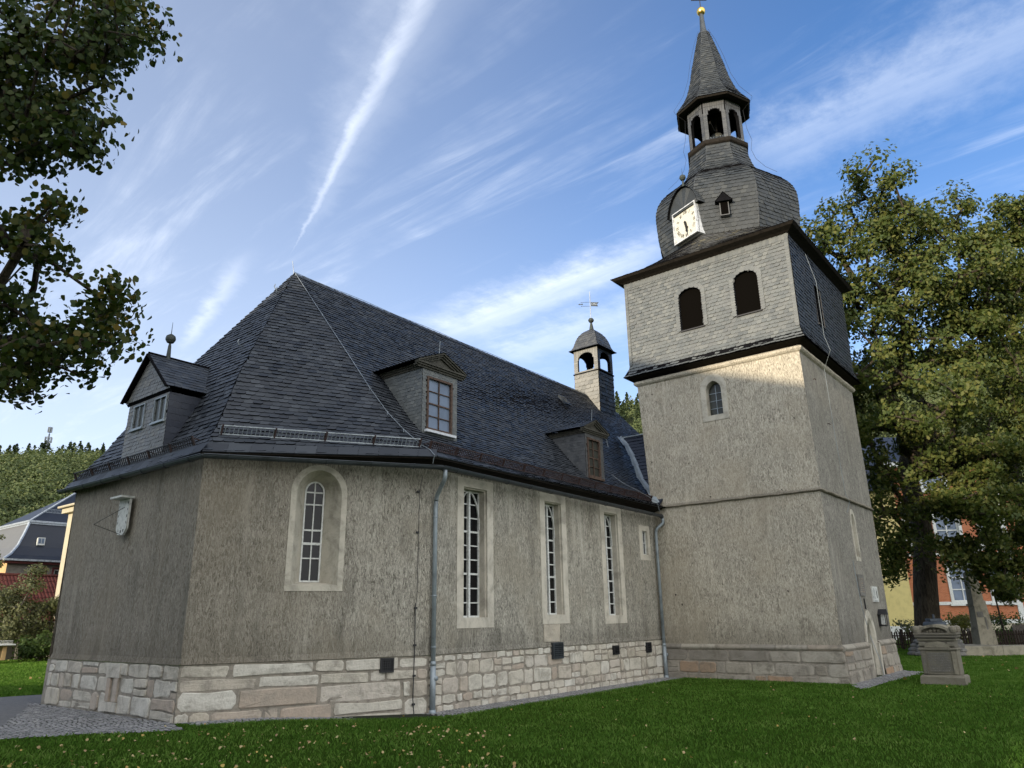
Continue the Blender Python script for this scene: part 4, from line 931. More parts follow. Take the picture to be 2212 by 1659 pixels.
rd = MB(); rd.lathe((*OC, 0), [(.245, 25.78), (.25, 25.84), (.20, 25.90), (.15, 25.98), (.125, 26.2), (.09, 26.85), (.09, 26.95)], 12); rd.build('spire_pole', 'zinc_dark', spo, smooth=True)
gb = MB(); gb.lathe((*OC, 27.08), [(.03, -.20), (.10, -.175), (.16, -.11), (.187, -.02), (.187, .03), (.165, .10), (.11, .165), (.03, .20)], 20); gb.build('gilded_ball', 'gold', spo, smooth=True)
cr = MB(); cr.tube([(*OC, 27.2), (*OC, 28.5)], .02, 6); vx = Vector((.62, -.78, 0)); c0 = Vector((*OC, 27.72)); cr.bar(c0-vx*.38, c0+vx*.30, .03, .05); cr.tube([c0+vx*.30, c0+vx*.30+Vector((0, 0, .12))], .014, 5); cr.bar(c0+Vector((0, 0, .4))-vx*.25, c0+Vector((0, 0, .4))+vx*.25, .03, .05)
cr.build('spire_cross', 'iron', spo)
lw = MB()
for k, dr in ((-1, .07), (2, .07)):
    pts = [(26.0, .2), (25.3, .45), (24.3, .72), (23.3, .92), (22.5, 1.2), (21.75, 1.66), (21.6, 1.60), (21.3, 1.22), (20.4, 1.28), (19.8, 1.42), (19.4, 1.34), (18.9, 1.48), (18.4, 1.80), (18.0, 2.2)]
    lw.tube([ov(k, r+.02, z) for z, r in pts], .006, 4)
lw.build('lightning_wire', 'iron', church)
# clock
nC = Vector((math.cos(rad(157.5)), math.sin(rad(157.5)), 0)); tC = Vector((-nC.y, nC.x, 0)); oC = Vector((*OC, 0))+nC*2.62
FC = lambda s, z, d=0.0: oC+tC*s+Vector((0, 0, z))+nC*d       # s grows towards the south
ck = MB(); s0, s1, z0, z1 = -.09, 1.13, 14.98, 16.26
ck.prism(rect(s0, s1, z0, z1), FC, -.6, .0); o_ = rect(s0, s1, z0, z1); ck.ring(o_, scale_loop(o_, .035), FC, .09, .09); ck.ring(o_, o_, FC, .09, -.05); ck.ring(scale_loop(o_, .035), scale_loop(o_, .04), FC, .09, .0)
cko = ck.build('clock', 'sill', church)
g = MB(); g.poly([FC(a, c, .004) for a, c in scale_loop(o_, .035)]); g.build('clock_face', 'clockpaint', cko)
g = MB(); cs, cz = (s0+s1)/2, (z0+z1)/2+.0; R_ = .46
NUM = ['XII', 'I', 'II', 'III', 'IIII', 'V', 'VI', 'VII', 'VIII', 'IX', 'X', 'XI']
for i, t_ in enumerate(NUM):
    th = i*PI/6; roman(g, FC, t_, cs+R_*math.sin(th), cz+R_*math.cos(th), .125, .008, .024, -th)
    th += PI/12; g.box((cs+R_*math.sin(th)-.008, cz+R_*math.cos(th)-.008, .005), (cs+R_*math.sin(th)+.008, cz+R_*math.cos(th)+.008, .010), FC)
g.build('numerals', 'ink', cko)
for L, th, wd, d in ((.28, rad(165), .075, .035), (.44, rad(171), .055, .055)):
    g = MB(); dr = (math.sin(th), math.cos(th)); pr_ = (dr[1], -dr[0])
    pts = [(-.10, .02), (-.06, .05), (.0, wd*.7), (L*.55, wd*.45), (L*.72, wd), (L*.85, wd*.5), (L, 0.0)]
    ol = [(cs+dr[0]*a+pr_[0]*b_, cz+dr[1]*a+pr_[1]*b_) for a, b_ in pts]+[(cs+dr[0]*a-pr_[0]*b_, cz+dr[1]*a-pr_[1]*b_) for a, b_ in pts[-2::-1]]
    g.prism(ol, FC, d, d+.008); g.build('clock_hand', 'ink', cko)
# rounded hood over the clock with a ball finial
hd = MB(); n = 10; cm = (s0+s1)/2; hw = .80
for j in range(n):
    t0, t1 = PI*j/n, PI*(j+1)/n
    pa = lambda t, d, k=1.0: FC(cm+hw*k*math.cos(t), z1-.12+ .95*k*math.sin(t)**1.3, d)
    L0, L1 = pa(t0, .16), pa(t1, .16); K0, K1 = pa(t0, -1.1), pa(t1, -1.1)
    slates(hd, [(L0, L1), (K0, K1)][:2] if False else [(K1, L1), (K0, L0)] if t0 >= PI/2 else [(L0, K0), (L1, K1)], .12, .15, lift=.010)
    hd.cur = 0; hd.add([FC(cm, z1-.1, .06), pa(t0, .06, .97), pa(t1, .06, .97)], [(0, 1, 2)])
hdo = hd.build('clock_hood', ['slate_dk', 'under'], cko)
finial(tuple(FC(cm, z1+.80, -.05)), .80, 'finial', cko, tip=.28)
# little louvred dormer
nL = Vector((math.cos(rad(202.5)), math.sin(rad(202.5)), 0)); tL = Vector((-nL.y, nL.x, 0)); oL = Vector((*OC, 0))+nL*2.60
FL = lambda s, z, d=0.0: oL+tL*s+Vector((0, 0, z))+nL*d
g = MB(); m_ = -.10; g.box((m_-.16, 15.45, -.2), (m_+.16, 16.05, .13), FL)
lc = g.build('louvre_dormer', 'slate_grey', church); g = MB(); g.poly([FL(*p_, .136) for p_ in rect(m_-.13, m_+.13, 15.48, 16.0)]); g.build('wire_screen', 'mesh', lc)
g = MB()
slates(g, [(FL(m_-.30, 15.98, -.6), FL(m_-.30, 15.98, .26)), (FL(m_, 16.42, -.8), FL(m_, 16.42, .12))], .13, .16, lift=.01, ref=1)
slates(g, [(FL(m_+.30, 15.98, .26), FL(m_+.30, 15.98, -.6)), (FL(m_, 16.42, .12), FL(m_, 16.42, -.8))], .13, .16, lift=.01, ref=0)
g.cur = 1; g.add([FL(m_-.29, 15.97, .24), FL(m_+.29, 15.97, .24), FL(m_, 16.40, .10)], [(0, 1, 2)]); g.build('roof', ['slate_grey', 'under'], lc)

# link roof between nave and tower
lk = MB()
def lkp(x, y): return Vector((x, y, 5.32+(x-22.25)*1.12))
xr = 25.15
slates(lk, [(Vector((22.30, 11.60, 5.36)), Vector((22.30, 11.45, 5.36))), (Vector((23.2, 12.60, 6.40)), Vector((23.2, 11.2, 6.40))), (Vector((24.2, 13.45, 7.52)), Vector((24.2, 11.2, 7.52))), (Vector((xr, 14.5, 8.60)), Vector((xr, 11.2, 8.60)))], .22, .26, lift=.026, ref=0, flip=True)
lko = lk.build('link_roof', ['slate_new', 'under'], church)
lk = MB(); lk.bar((xr, 14.5, 8.65), (xr, 11.5, 8.65), .10, .05)
vp = [Vector((22.22, 11.52, 5.42)), Vector((22.75, 12.05, 5.98)), Vector((23.2, 12.58, 6.50)), Vector((23.7, 13.0, 7.08)), Vector((24.2, 13.42, 7.60)), Vector((24.7, 13.9, 8.15)), Vector((25.12, 14.45, 8.68))]
for a, c in zip(vp, vp[1:]):
    lk.add([a+Vector((-.13, .07, .05)), c+Vector((-.09, .05, .05)), c+Vector((.0, -.02, .02)), a+Vector((.0, -.02, .02)), a+Vector((.09, -.08, .07)), c+Vector((.06, -.06, .07))], [(0, 1, 2, 3), (3, 2, 5, 4)])
lk.build('valley_flashing', 'zinc', lko)

# ridge turret
XT, WT, YT = 26.05, 1.24, 16.44
tq = lambda z, k=0.0: [Vector((XT-k, YT+WT/2+k, z)), Vector((XT-k, YT-WT/2-k, z)), Vector((XT+WT+k, YT-WT/2-k, z)), Vector((XT+WT+k, YT+WT/2+k, z))]
tu = MB()
for i, mt_ in ((0, 0), (1, 2), (2, 2), (3, 0)):  # pale sunlit copy on two sides, dark shaded copy on the others
    tu.cur = mt_
    a, c = tq(9.2), tq(12.10); slates(tu, [(a[i], a[(i+1) % 4]), (c[i], c[(i+1) % 4])], .18, .22, lift=.026, base=False); tu.cur = 1; tu.add([a[i], a[(i+1) % 4], c[(i+1) % 4], c[i]], [(0, 1, 2, 3)])
    p0, p1 = tq(0)[i], tq(0)[(i+1) % 4]; n = (p1-p0).cross(Vector((0, 0, 1))); F = plane(p0, p1-p0, n)
    op = arch(.20, WT-.20, 12.22, 12.72, 13.06, 12)
    tu.cur = 1; tu.tess([rect(.03, WT-.03, 12.1, 13.28), op], F, -.10); tu.ring(op, op, F, .0, -.10)
    tu.cur = mt_; tu.tess([rect(0, WT, 12.1, 13.28), op], F, 0.0)
    for k in range(10):
        x = k*WT/10; w_ = WT/10*.9; xa = x+w_/2-WT/2
        zl = 12.74+(.34*math.sqrt(max(0, 1-(xa/(WT/2-.2))**2)) if abs(xa) < WT/2-.2 else 0)
        tu.add([F(x, zl+.02, .016), F(x+w_, zl, .012), F(x+w_+.01, 13.28, .006), F(x+.01, 13.28, .006)], [(0, 1, 2, 3)])
        tu.add([F(x, 11.98, .03), F(x+w_, 11.96, .026), F(x+w_+.02, 12.12, .012), F(x+.02, 12.12, .012)], [(0, 1, 2, 3)])
    z = 12.2
    while z < 12.75:
        for s_0, s_1 in ((0, .19), (WT-.19, WT)): tu.add([F(s_0, z+.02, .014), F((s_0+s_1)/2, z-.012, .018), F(s_1, z+.02, .012), F(s_1, z+.12, .004), F(s_0, z+.12, .004)], [(0, 1, 2, 3, 4)])
        z += .10
    tu.cur = 1; tu.box((-.03, 12.10, -.06), (WT+.03, 12.14, .05), F)
tuo = tu.build('ridge_turret', ['slate_turret', 'under', 'slate'], church)
td = MB(); DP = [(13.22, .17), (13.27, .10), (13.36, .015), (13.55, -.03), (13.75, -.085), (13.95, -.17), (14.12, -.29), (14.24, -.42), (14.32, -.56)]
for i in range(4): slates(td, [(tq(z, k)[i], tq(z, k)[(i+1) % 4]) for z, k in DP], .14, .18, lift=.012)
td.cur = 1; td.add(tq(13.21, .16)+tq(13.24, .0), [(i, (i+1) % 4, 4+(i+1) % 4, 4+i) for i in range(4)]); td.add(tq(13.2, -.02), [(0, 1, 2, 3)])
td.build('dome', ['slate_grey', 'under'], tuo)
fn = MB(); cT = (XT+WT/2, YT, 14.30); fn.lathe(cT, [(.12, -.05), (.11, 0), (.075, .20), (.05, .34), (.03, .38), (.09, .40), (.13, .46), (.13, .52), (.09, .58), (.02, .60)], 12); fn.build('finial', 'copper', tuo)
vn = MB(); c0 = Vector((XT+WT/2, YT, 14.88)); vn.tube([c0, c0+Vector((0, 0, 1.35))], .02, 6); vv = Vector((.60, -.80, 0)).normalized(); z9 = Vector((0, 0, 1))
vn.build('vane_pole', 'lead', tuo)
vn = MB(); a = c0+z9*.72; Fv = lambda s, z, d=0.0: a+vv*s+z9*z+Vector((.8, .6, 0))*d
vn.prism([(.03, -.10), (.36, -.12), (.31, -.02), (.40, .08), (.03, .10)], Fv, -.005, .005); vn.bar(Fv(0, .10), Fv(-.42, .10), .012); vn.bar(Fv(0, -.10), Fv(-.42, -.10), .012); vn.bar(Fv(-.42, .12), Fv(-.42, .07), .012); vn.bar(Fv(-.42, -.07), Fv(-.42, -.12), .012); vn.prism([(-.56, 0), (-.48, .035), (-.46, .012), (-.34, .035), (-.34, -.035), (-.46, -.012), (-.48, -.035)], Fv, -.005, .005)
vo = vn.build('weather_vane', 'zinc_dark', tuo)
cu = bpy.data.curves.new('vane_cutout', 'FONT'); cu.body = 'O8Z'; cu.size = .14; cu.extrude = .004; cu.align_x = 'CENTER'; cu.align_y = 'CENTER'
to = bpy.data.objects.new('tmp', cu); COL.objects.link(to); dg = bpy.context.evaluated_depsgraph_get(); me = bpy.data.meshes.new_from_object(to.evaluated_get(dg)); bpy.data.objects.remove(to)
me.name = 'vane_cutout'; yo = bpy.data.objects.new('vane_cutout', me); COL.objects.link(yo); me.materials.clear(); me.materials.append(M['lead'])
yy_ = Vector((0, 0, 1)); nn_ = vv.cross(yy_).normalized(); p0 = Fv(.18, 0)+nn_*.008
yo.matrix_world = Matrix(((vv.x, yy_.x, nn_.x, p0.x), (vv.y, yy_.y, nn_.y, p0.y), (vv.z, yy_.z, nn_.z, p0.z), (0, 0, 0, 1))); yo.parent = tuo
# ------------------------------------------------------------------ ground
def at(u, v, z=0.0):
    "ground point seen at a picture position, used only to lay out the plan"
    d = fw + CR*((u-1106)/FPX) - CU*((v-829.5)/FPX); t = (z-1.888)/d.z
    return Vector((d.x*t, d.y*t, z))
def struct(o): o['kind'] = 'structure'; return o
m, q, p = mat('lawn_soil', 1.0, 0.1); P = pos(q)
c = ramp(q, q.noise(P, 1.1, 8, 0.7), [(0.3, (0.030, 0.060, 0.008)), (0.55, (0.046, 0.088, 0.012)), (0.75, (0.07, 0.115, 0.018))])
link(q, q.mix(q.m('MULTIPLY', q.ss(q.noise(P, 45, 5, .7), .35, .7), 0.6), c, (0.008, 0.016, 0.004)), p.inputs['Base Color']); bump(q, p, q.noise(P, 30, 5, .7), 1.0, .05); p.inputs['Specular IOR Level'].default_value = 0.0; M['soil'] = m
gd = MB(); NX = 60
xs = [-60+ (i/NX)**1.0*0 for i in range(0)]
def grid(x0, x1, y0, y1, st):
    nx = int((x1-x0)/st); ny = int((y1-y0)/st)
    gd.add([(x0+(x1-x0)*i/nx, y0+(y1-y0)*j/ny, gz(x0+(x1-x0)*i/nx, 0)) for j in range(ny+1) for i in range(nx+1)], [(j*(nx+1)+i, j*(nx+1)+i+1, (j+1)*(nx+1)+i+1, (j+1)*(nx+1)+i) for j in range(ny) for i in range(nx)])
xsl = [-700, -60, -10, 0, 4, 7.9]+[8+3.6*i/12 for i in range(13)]+[12, 30, 60, 140, 900]
gd.add([(x, y, gz(x, 0)) for y in (-700, 0, 20, 60, 900) for x in xsl], [(j*len(xsl)+i, j*len(xsl)+i+1, (j+1)*len(xsl)+i+1, (j+1)*len(xsl)+i) for j in range(4) for i in range(len(xsl)-1)])
struct(gd.build('ground', 'soil'))
m, q, p = mat('worn_asphalt', 0.9, 0.25); P = pos(q)
link(q, ramp(q, q.noise(P, 14, 8, .75), [(.3, (.09, .09, .092)), (.7, (.17, .168, .165))]), p.inputs['Base Color']); bump(q, p, q.noise(P, 60, 4, .7), .5, .02); M['asphalt'] = m
pa_ = [at(u, v, .174) for u, v in ((-500, 1660), (0, 1571), (60, 1530), (113, 1519), (260, 1512), (230, 1494), (113, 1499), (0, 1506), (-500, 1530))]
g = MB(); g.tess([[(a.x, a.y) for a in pa_]], lambda s, z, d=0: Vector((s, z, .174))); struct(g.build('path', 'asphalt'))
m, q, p = mat('cobble_joint', 1.0, 0.1); link(q, ramp(q, q.noise(pos(q), 20, 5, .7), [(.4, (.018, .018, .015)), (.65, (.03, .04, .02))]), p.inputs['Base Color']); M['joint'] = m
M['cobble'] = stonemat('granite_setts', [(0.20, 0.20, 0.205), (0.29, 0.285, 0.28), (0.24, 0.24, 0.245), (0.34, 0.33, 0.32)], scale=2, bs=.3)
cb = MB(); cobpoly = []
def inpoly(x, y, P_):
    r = False; n = len(P_)
    for i in range(n):
        a, c = P_[i], P_[(i+1) % n]
        if (a[1] > y) != (c[1] > y) and x < (c[0]-a[0])*(y-a[1])/(c[1]-a[1])+a[0]: r = not r
    return r
def cobbles(poly, ang=0.0, s=.105, dz=.012, curve=0.0):
    cobpoly.append(poly); ca, sa = math.cos(ang), math.sin(ang)
    us = [(x*ca+y*sa, -x*sa+y*ca) for x, y in poly]; u0, u1 = min(a for a, _ in us), max(a for a, _ in us); v0, v1 = min(a for _, a in us), max(a for _, a in us)
    j = 0; v = v0
    while v < v1:
        hh = s*random.uniform(.85, 1.1); u = u0+random.uniform(0, s)
        while u < u1:
            wd = s*random.uniform(.8, 1.25); cu_, cv_ = u+wd/2, v+hh/2+curve*math.sin(u*2.2)
            x, y = cu_*ca-cv_*sa, cu_*sa+cv_*ca
            if inpoly(x, y, poly):
                z = gz(x, y)+dz+random.uniform(-.004, .004); g_ = .010; a, e = wd/2-g_, hh/2-g_; ch = .022
                rg_ = []
                for k, (ins, zz) in enumerate(((0, -.02), (.002, -.006), (.018, .0))):
                    for (px, py) in ((-a+ch, -e), (a-ch, -e), (a, -e+ch), (a, e-ch), (a-ch, e), (-a+ch, e), (-a, e-ch), (-a, -e+ch)):
                        kx = px*(1-ins/a if a > .02 else 1); ky = py*(1-ins/e if e > .02 else 1)
                        rg_.append((x+kx*ca-ky*sa, y+kx*sa+ky*ca, z+zz))
                cb.add(rg_, [(i, (i+1) % 8, 8+(i+1) % 8, 8+i) for i in range(8)]+[(8+i, 8+(i+1) % 8, 16+(i+1) % 8, 16+i) for i in range(8)]+[tuple(range(16, 24))])
            u += wd
        v += hh
    cb.cur = 1; cb.tess([poly], lambda a_, b_, d=0: Vector((a_, b_, gz(a_, b_)+.004))); cb.cur = 0
T2 = lambda *a: [(v.x, v.y) for v in (at(u_, v_, z_) for u_, v_, z_ in a)]
fan = [(7.33, 13.65), (7.33, 19.3), (7.4, 20.4)]+T2((60, 1530, .17), (0, 1571, .17), (-160, 1600, .17), (-60, 1602, .17), (180, 1586, .17), (300, 1583, .17), (400, 1578, .17))
cobbles(fan, .5, .10, curve=.12)
off = .68
e1 = (PA[0]+.1, PA[1]-off-.05); 
cobbles([(7.45, 13.60), (11.85, 11.72), (11.75, 10.97), e1], math.atan2(cdx[1], cdx[0]), .105)
cobbles([(11.86, 11.73), (22.5, 11.73), (22.5, 11.02), (11.76, 10.96)], 0, .105)
cobbles([(21.2, 5.62), (27.9, 5.35), (28.4, 6.16), (22.3, 6.17)], 0, .11)
struct(cb.build('cobbles', ['cobble', 'joint']))

# ------------------------------------------------------------------ grass and fallen leaves
def leafmat(name, cols, rough=.6, trans=.25, spec=.14, patch=0):
    m = bpy.data.materials.new(name); m.use_nodes = True; q = NB(m.node_tree); m.node_tree.nodes.clear()
    ri = q.n('ShaderNodeNewGeometry').outputs['Random Per Island']; f = q.noise(pos(q), 1.2, 3, .6)
    c = ramp(q, q.m('ADD', q.m('MULTIPLY', ri, .6), q.m('MULTIPLY', q.ss(f, .3, .7), .4)), [(i/(len(cols)-1), k) for i, k in enumerate(cols)])
    if patch: c = q.mix(q.ss(q.noise(pos(q), .55, 5, .65), .42, .66), c, q.mix(1.0, c, (.74, .80, .70), 'MULTIPLY')); c = q.mix(q.m('MULTIPLY', q.ss(q.noise(pos(q), 1.7, 4, .7), .58, .72), .35), c, (.12, .13, .035))
    pr = q.n('ShaderNodeBsdfPrincipled', {'Base Color': c, 'Roughness': rough, 'Specular IOR Level': spec})
    tr = q.n('ShaderNodeBsdfTranslucent', {0: q.mix(1.0, c, (1.3, 1.5, .6), 'MULTIPLY')}); mx = q.n('ShaderNodeMixShader', {0: trans, 1: pr.outputs[0], 2: tr.outputs[0]})
    q.n('ShaderNodeOutputMaterial', {0: mx.outputs[0]}); MATS[name] = m; return m
M['grass'] = leafmat('grass', [(0.050, 0.108, 0.018), (0.076, 0.152, 0.026), (0.108, 0.195, 0.036), (0.18, 0.25, 0.070)], .7, .3, .02, 2)
M['litter'] = leafmat('dead_leaves', [(0.24, 0.13, 0.05), (0.42, 0.31, 0.09), (0.32, 0.22, 0.12), (0.50, 0.41, 0.20), (0.16, 0.09, 0.05)], .7, .15)
def np_mesh(name, V, n, mats, parent=None):
    "V: (count, n, 3) separate n-gons"
    me = bpy.data.meshes.new(name); c = V.shape[0]
    me.vertices.add(c*n); me.vertices.foreach_set('co', V.reshape(-1).astype(np.float32))
    me.loops.add(c*n); me.loops.foreach_set('vertex_index', np.arange(c*n, dtype=np.int32))
    me.polygons.add(c); me.polygons.foreach_set('loop_start', np.arange(0, c*n, n, dtype=np.int32)); me.polygons.foreach_set('loop_total', np.full(c, n, dtype=np.int32))
    me.update(calc_edges=True); me.materials.append(M[mats]); me.validate()
    o = bpy.data.objects.new(name, me); COL.objects.link(o)
    if parent:
        o.parent = parent
        if parent.type == 'EMPTY': o.matrix_parent_inverse = Matrix.Translation(-parent.location)
    return o
def outside(X, Y, polys):
    m_ = np.ones(len(X), bool)
    for P_ in polys:
        r = np.zeros(len(X), bool); n = len(P_)
        for i in range(n):
            a, c = P_[i], P_[(i+1) % n]
            if a[1] == c[1]: continue
            r ^= ((a[1] > Y) != (c[1] > Y)) & (X < (c[0]-a[0])*(Y-a[1])/(c[1]-a[1])+a[0])
        m_ &= ~r
    return m_
foot = [(7.2, 13.4), (11.8, 11.6), (22.6, 11.6), (22.4, 6.1), (28.6, 6.1), (28.6, 21), (12, 21.3), (7.2, 19.6)]
GZ = np.vectorize(lambda x: gz(x, 0))
def blades(n, gen, hmin, hmax, wd):
    X, Y = gen(n); shr = [[(a[0]+((15 if False else 0)), a[1]) for a in P_] for P_ in cobpoly]
    k = outside(X, Y, shr+[foot, [(a.x, a.y) for a in pa_]]); X, Y = X[k], Y[k]; n = len(X)
    pat = .75+.5*np.sin(X*1.7+np.sin(Y*2.1)*1.3)*np.sin(Y*1.3+np.cos(X*.9)*2)
    D = np.hypot(X, Y); h = RNG.uniform(hmin, hmax, n)*(.8+.35*pat); th = RNG.uniform(0, 2*PI, n); w_ = wd*RNG.uniform(.6, 1.4, n)*(1+D/22)
    ln = RNG.uniform(.2, .95, n)*h; ld = RNG.uniform(0, 2*PI, n); Z = GZ(X)
    V = np.zeros((n, 4, 3)); cx, cy = np.cos(th)*w_/2, np.sin(th)*w_/2
    V[:, 0] = np.stack([X-cx, Y-cy, Z-.005], 1); V[:, 1] = np.stack([X+cx, Y+cy, Z-.005], 1)
    mx, my = X+np.cos(ld)*ln*.35, Y+np.sin(ld)*ln*.35
    V[:, 2] = np.stack([mx+cx*.7, my+cy*.7, Z+h*.6], 1); V[:, 3] = np.stack([X+np.cos(ld)*ln, Y+np.sin(ld)*ln, Z+h*.92], 1)
    return V
def g1(n):
    d = 8.5+RNG.random(n)**.85*22; u = RNG.uniform(-700, 2700, n); yaw = YAW-np.arctan((u-1106)/FPX); d = d/np.cos(yaw-YAW)**.5
    return d*np.cos(yaw), d*np.sin(yaw)
def g2(n):
    u = RNG.uniform(-150, 330, n); d = 21+RNG.random(n)**.7*32; yaw = YAW-np.arctan((u-1106)/FPX); return d*np.cos(yaw), d*np.sin(yaw)
def g3(n):
    u = RNG.uniform(1850, 2400, n); d = 24+RNG.random(n)*18; yaw = YAW-np.arctan((u-1106)/FPX); return d*np.cos(yaw), d*np.sin(yaw)
def g4(n):       # rough edge along the setts
    t = RNG.random(n); s = RNG.integers(0, 3, n); A_ = np.array([[7.2, 12.87], [11.75, 10.94], [22.22, 6.0]]); B_ = np.array([[11.75, 10.94], [22.45, 10.98], [22.22, 11.0]])
    p_ = A_[s]*(1-t)[:, None]+B_[s]*t[:, None]; p_ = p_+RNG.normal(0, .035, (n, 2)); return p_[:, 0], p_[:, 1]
V = np.concatenate([blades(270000, g1, .022, .055, .009), blades(45000, g2, .035, .08, .013), blades(45000, g3, .03, .07, .013)])
def edge_blades(n):
    X, Y = g4(n); h = RNG.uniform(.02, .055, n); th = RNG.uniform(0, 2*PI, n); w_ = .009; ld = RNG.uniform(0, 2*PI, n); ln = h*RNG.uniform(.1, .8, n); Z = GZ(X)
    V = np.zeros((n, 4, 3)); cx, cy = np.cos(th)*w_/2, np.sin(th)*w_/2
    V[:, 0] = np.stack([X-cx, Y-cy, Z], 1); V[:, 1] = np.stack([X+cx, Y+cy, Z], 1); V[:, 2] = np.stack([X+cx*.7+np.cos(ld)*ln*.35, Y+cy*.7+np.sin(ld)*ln*.35, Z+h*.6], 1); V[:, 3] = np.stack([X+np.cos(ld)*ln, Y+np.sin(ld)*ln, Z+h], 1)
    return V
V = np.concatenate([V, edge_blades(9000)])
go = np_mesh('grass', V, 4, 'grass'); tag(go, 'short green churchyard grass', 'grass', kind='stuff')
LEAF = np.array([(0, -.5), (.25, -.42), (.47, -.15), (.48, .12), (.28, .36), (0, .6), (-.28, .36), (-.48, .12), (-.47, -.15), (-.25, -.42)])
OAKL = np.array([(0, -.55), (.12, -.3), (.30, -.25), (.20, -.05), (.40, .10), (.22, .25), (.22, .45), (0, .55), (-.22, .45), (-.22, .25), (-.40, .10), (-.20, -.05), (-.30, -.25), (-.12, -.3)])
QUAD = np.array([(0, -.55), (.38, -.1), (.25, .4), (-.05, .55), (-.38, .05)])
def leaves(C_, size, shape, droop=None, fold=.25, flat_=0.0, out=None, ok=1.1):
    "C_ centres (n,3); random orientation; separate little faces"
    n = len(C_); nr = RNG.normal(size=(n, 3)); nr[:, 2] = nr[:, 2]*(1-flat_)+flat_*3
    if out is not None: nr = nr*np.sign((nr*out).sum(1))[:, None]*.75+out*ok
    nr /= np.linalg.norm(nr, axis=1)[:, None]; up = RNG.normal(size=(n, 3))
    if droop: up[:, 2] -= droop
    a = np.cross(nr, up); a /= np.linalg.norm(a, axis=1)[:, None]+1e-9; b_ = np.cross(nr, a)
    s = (size*RNG.uniform(.6, 1.25, n))[:, None]
    return np.stack([C_+a*s*x+b_*s*y+nr*s*(abs(x)*fold) for x, y in shape], 1)
def litter(n, gen, size=.06):
    X, Y = gen(n); k = outside(X, Y, [foot]); X, Y = X[k], Y[k]; C_ = np.stack([X, Y, GZ(X)+RNG.uniform(.03, .085, len(X))], 1)
    return leaves(C_, size, LEAF, flat_=.55, fold=.5)
def l1(n):
    u = 1100-np.abs(RNG.normal(0, 1, n))*700; d = RNG.uniform(9, 13.8, n); yaw = YAW-np.arctan((u-1106)/FPX); return d*np.cos(yaw), d*np.sin(yaw)
def l2(n):
    u = RNG.uniform(300, 2300, n); d = 9+RNG.random(n)**1.2*16; yaw = YAW-np.arctan((u-1106)/FPX); return d*np.cos(yaw), d*np.sin(yaw)
def l3(n):
    u = RNG.normal(-40, 120, n); d = RNG.normal(10.6, .5, n); yaw = YAW-np.arctan((u-1106)/FPX); return d*np.cos(yaw), d*np.sin(yaw)
V = np.concatenate([litter(300, l1, .042), litter(190, l2, .038), litter(520, l3, .05), litter(60, g2, .08), litter(60, g3, .1)])
lo = np_mesh('fallen_leaves', V, len(LEAF), 'litter'); tag(lo, 'yellow and brown leaves scattered over the grass and setts', 'fallen leaves', kind='stuff')

# ------------------------------------------------------------------ trees
def barkmat(name, a, c):
    m, q, p = mat(name, .95, .1); P = pos(q); f = q.noise(q.mapv(P, scale=(1, 1, .22)), 9, 6, .65, .8)
    link(q, ramp(q, f, [(.35, a), (.65, c)]), p.inputs['Base Color']); bump(q, p, f, 1.0, .08); M[name] = m
barkmat('bark', (.022, .018, .013), (.085, .07, .052)); barkmat('bark_grey', (.05, .045, .038), (.16, .145, .12))
M['oakleaf'] = leafmat('oak_leaves', [(0.026, 0.042, 0.012), (0.046, 0.066, 0.018), (0.068, 0.090, 0.024), (0.125, 0.128, 0.036), (0.085, 0.098, 0.03)], .5, .25)
M['linden'] = leafmat('linden_leaves', [(0.018, 0.032, 0.009), (0.028, 0.046, 0.012), (0.040, 0.060, 0.015), (0.062, 0.068, 0.017), (0.15, 0.10, 0.02)], .5, .2)
M['hedge'] = leafmat('shrub_leaves', [(0.025, 0.045, 0.014), (0.045, 0.075, 0.02), (0.075, 0.10, 0.03)], .5, .25)
M['hedge_y'] = leafmat('yellowing_shrub_leaves', [(0.06, 0.075, 0.02), (0.11, 0.115, 0.03), (0.17, 0.15, 0.045)], .5, .3)
M['fruit'] = leafmat('olive_leaves', [(0.055, 0.065, 0.035), (0.10, 0.11, 0.055), (0.16, 0.16, 0.085)], .5, .25)
M['forest'] = leafmat('forest_leaves', [(0.045, 0.064, 0.032), (0.078, 0.102, 0.046), (0.11, 0.135, 0.056), (0.17, 0.17, 0.078)], .8, .2)
M['pine'] = leafmat('pine_needles', [(0.016, 0.026, 0.012), (0.028, 0.042, 0.018), (0.040, 0.055, 0.022)], .7, .05)
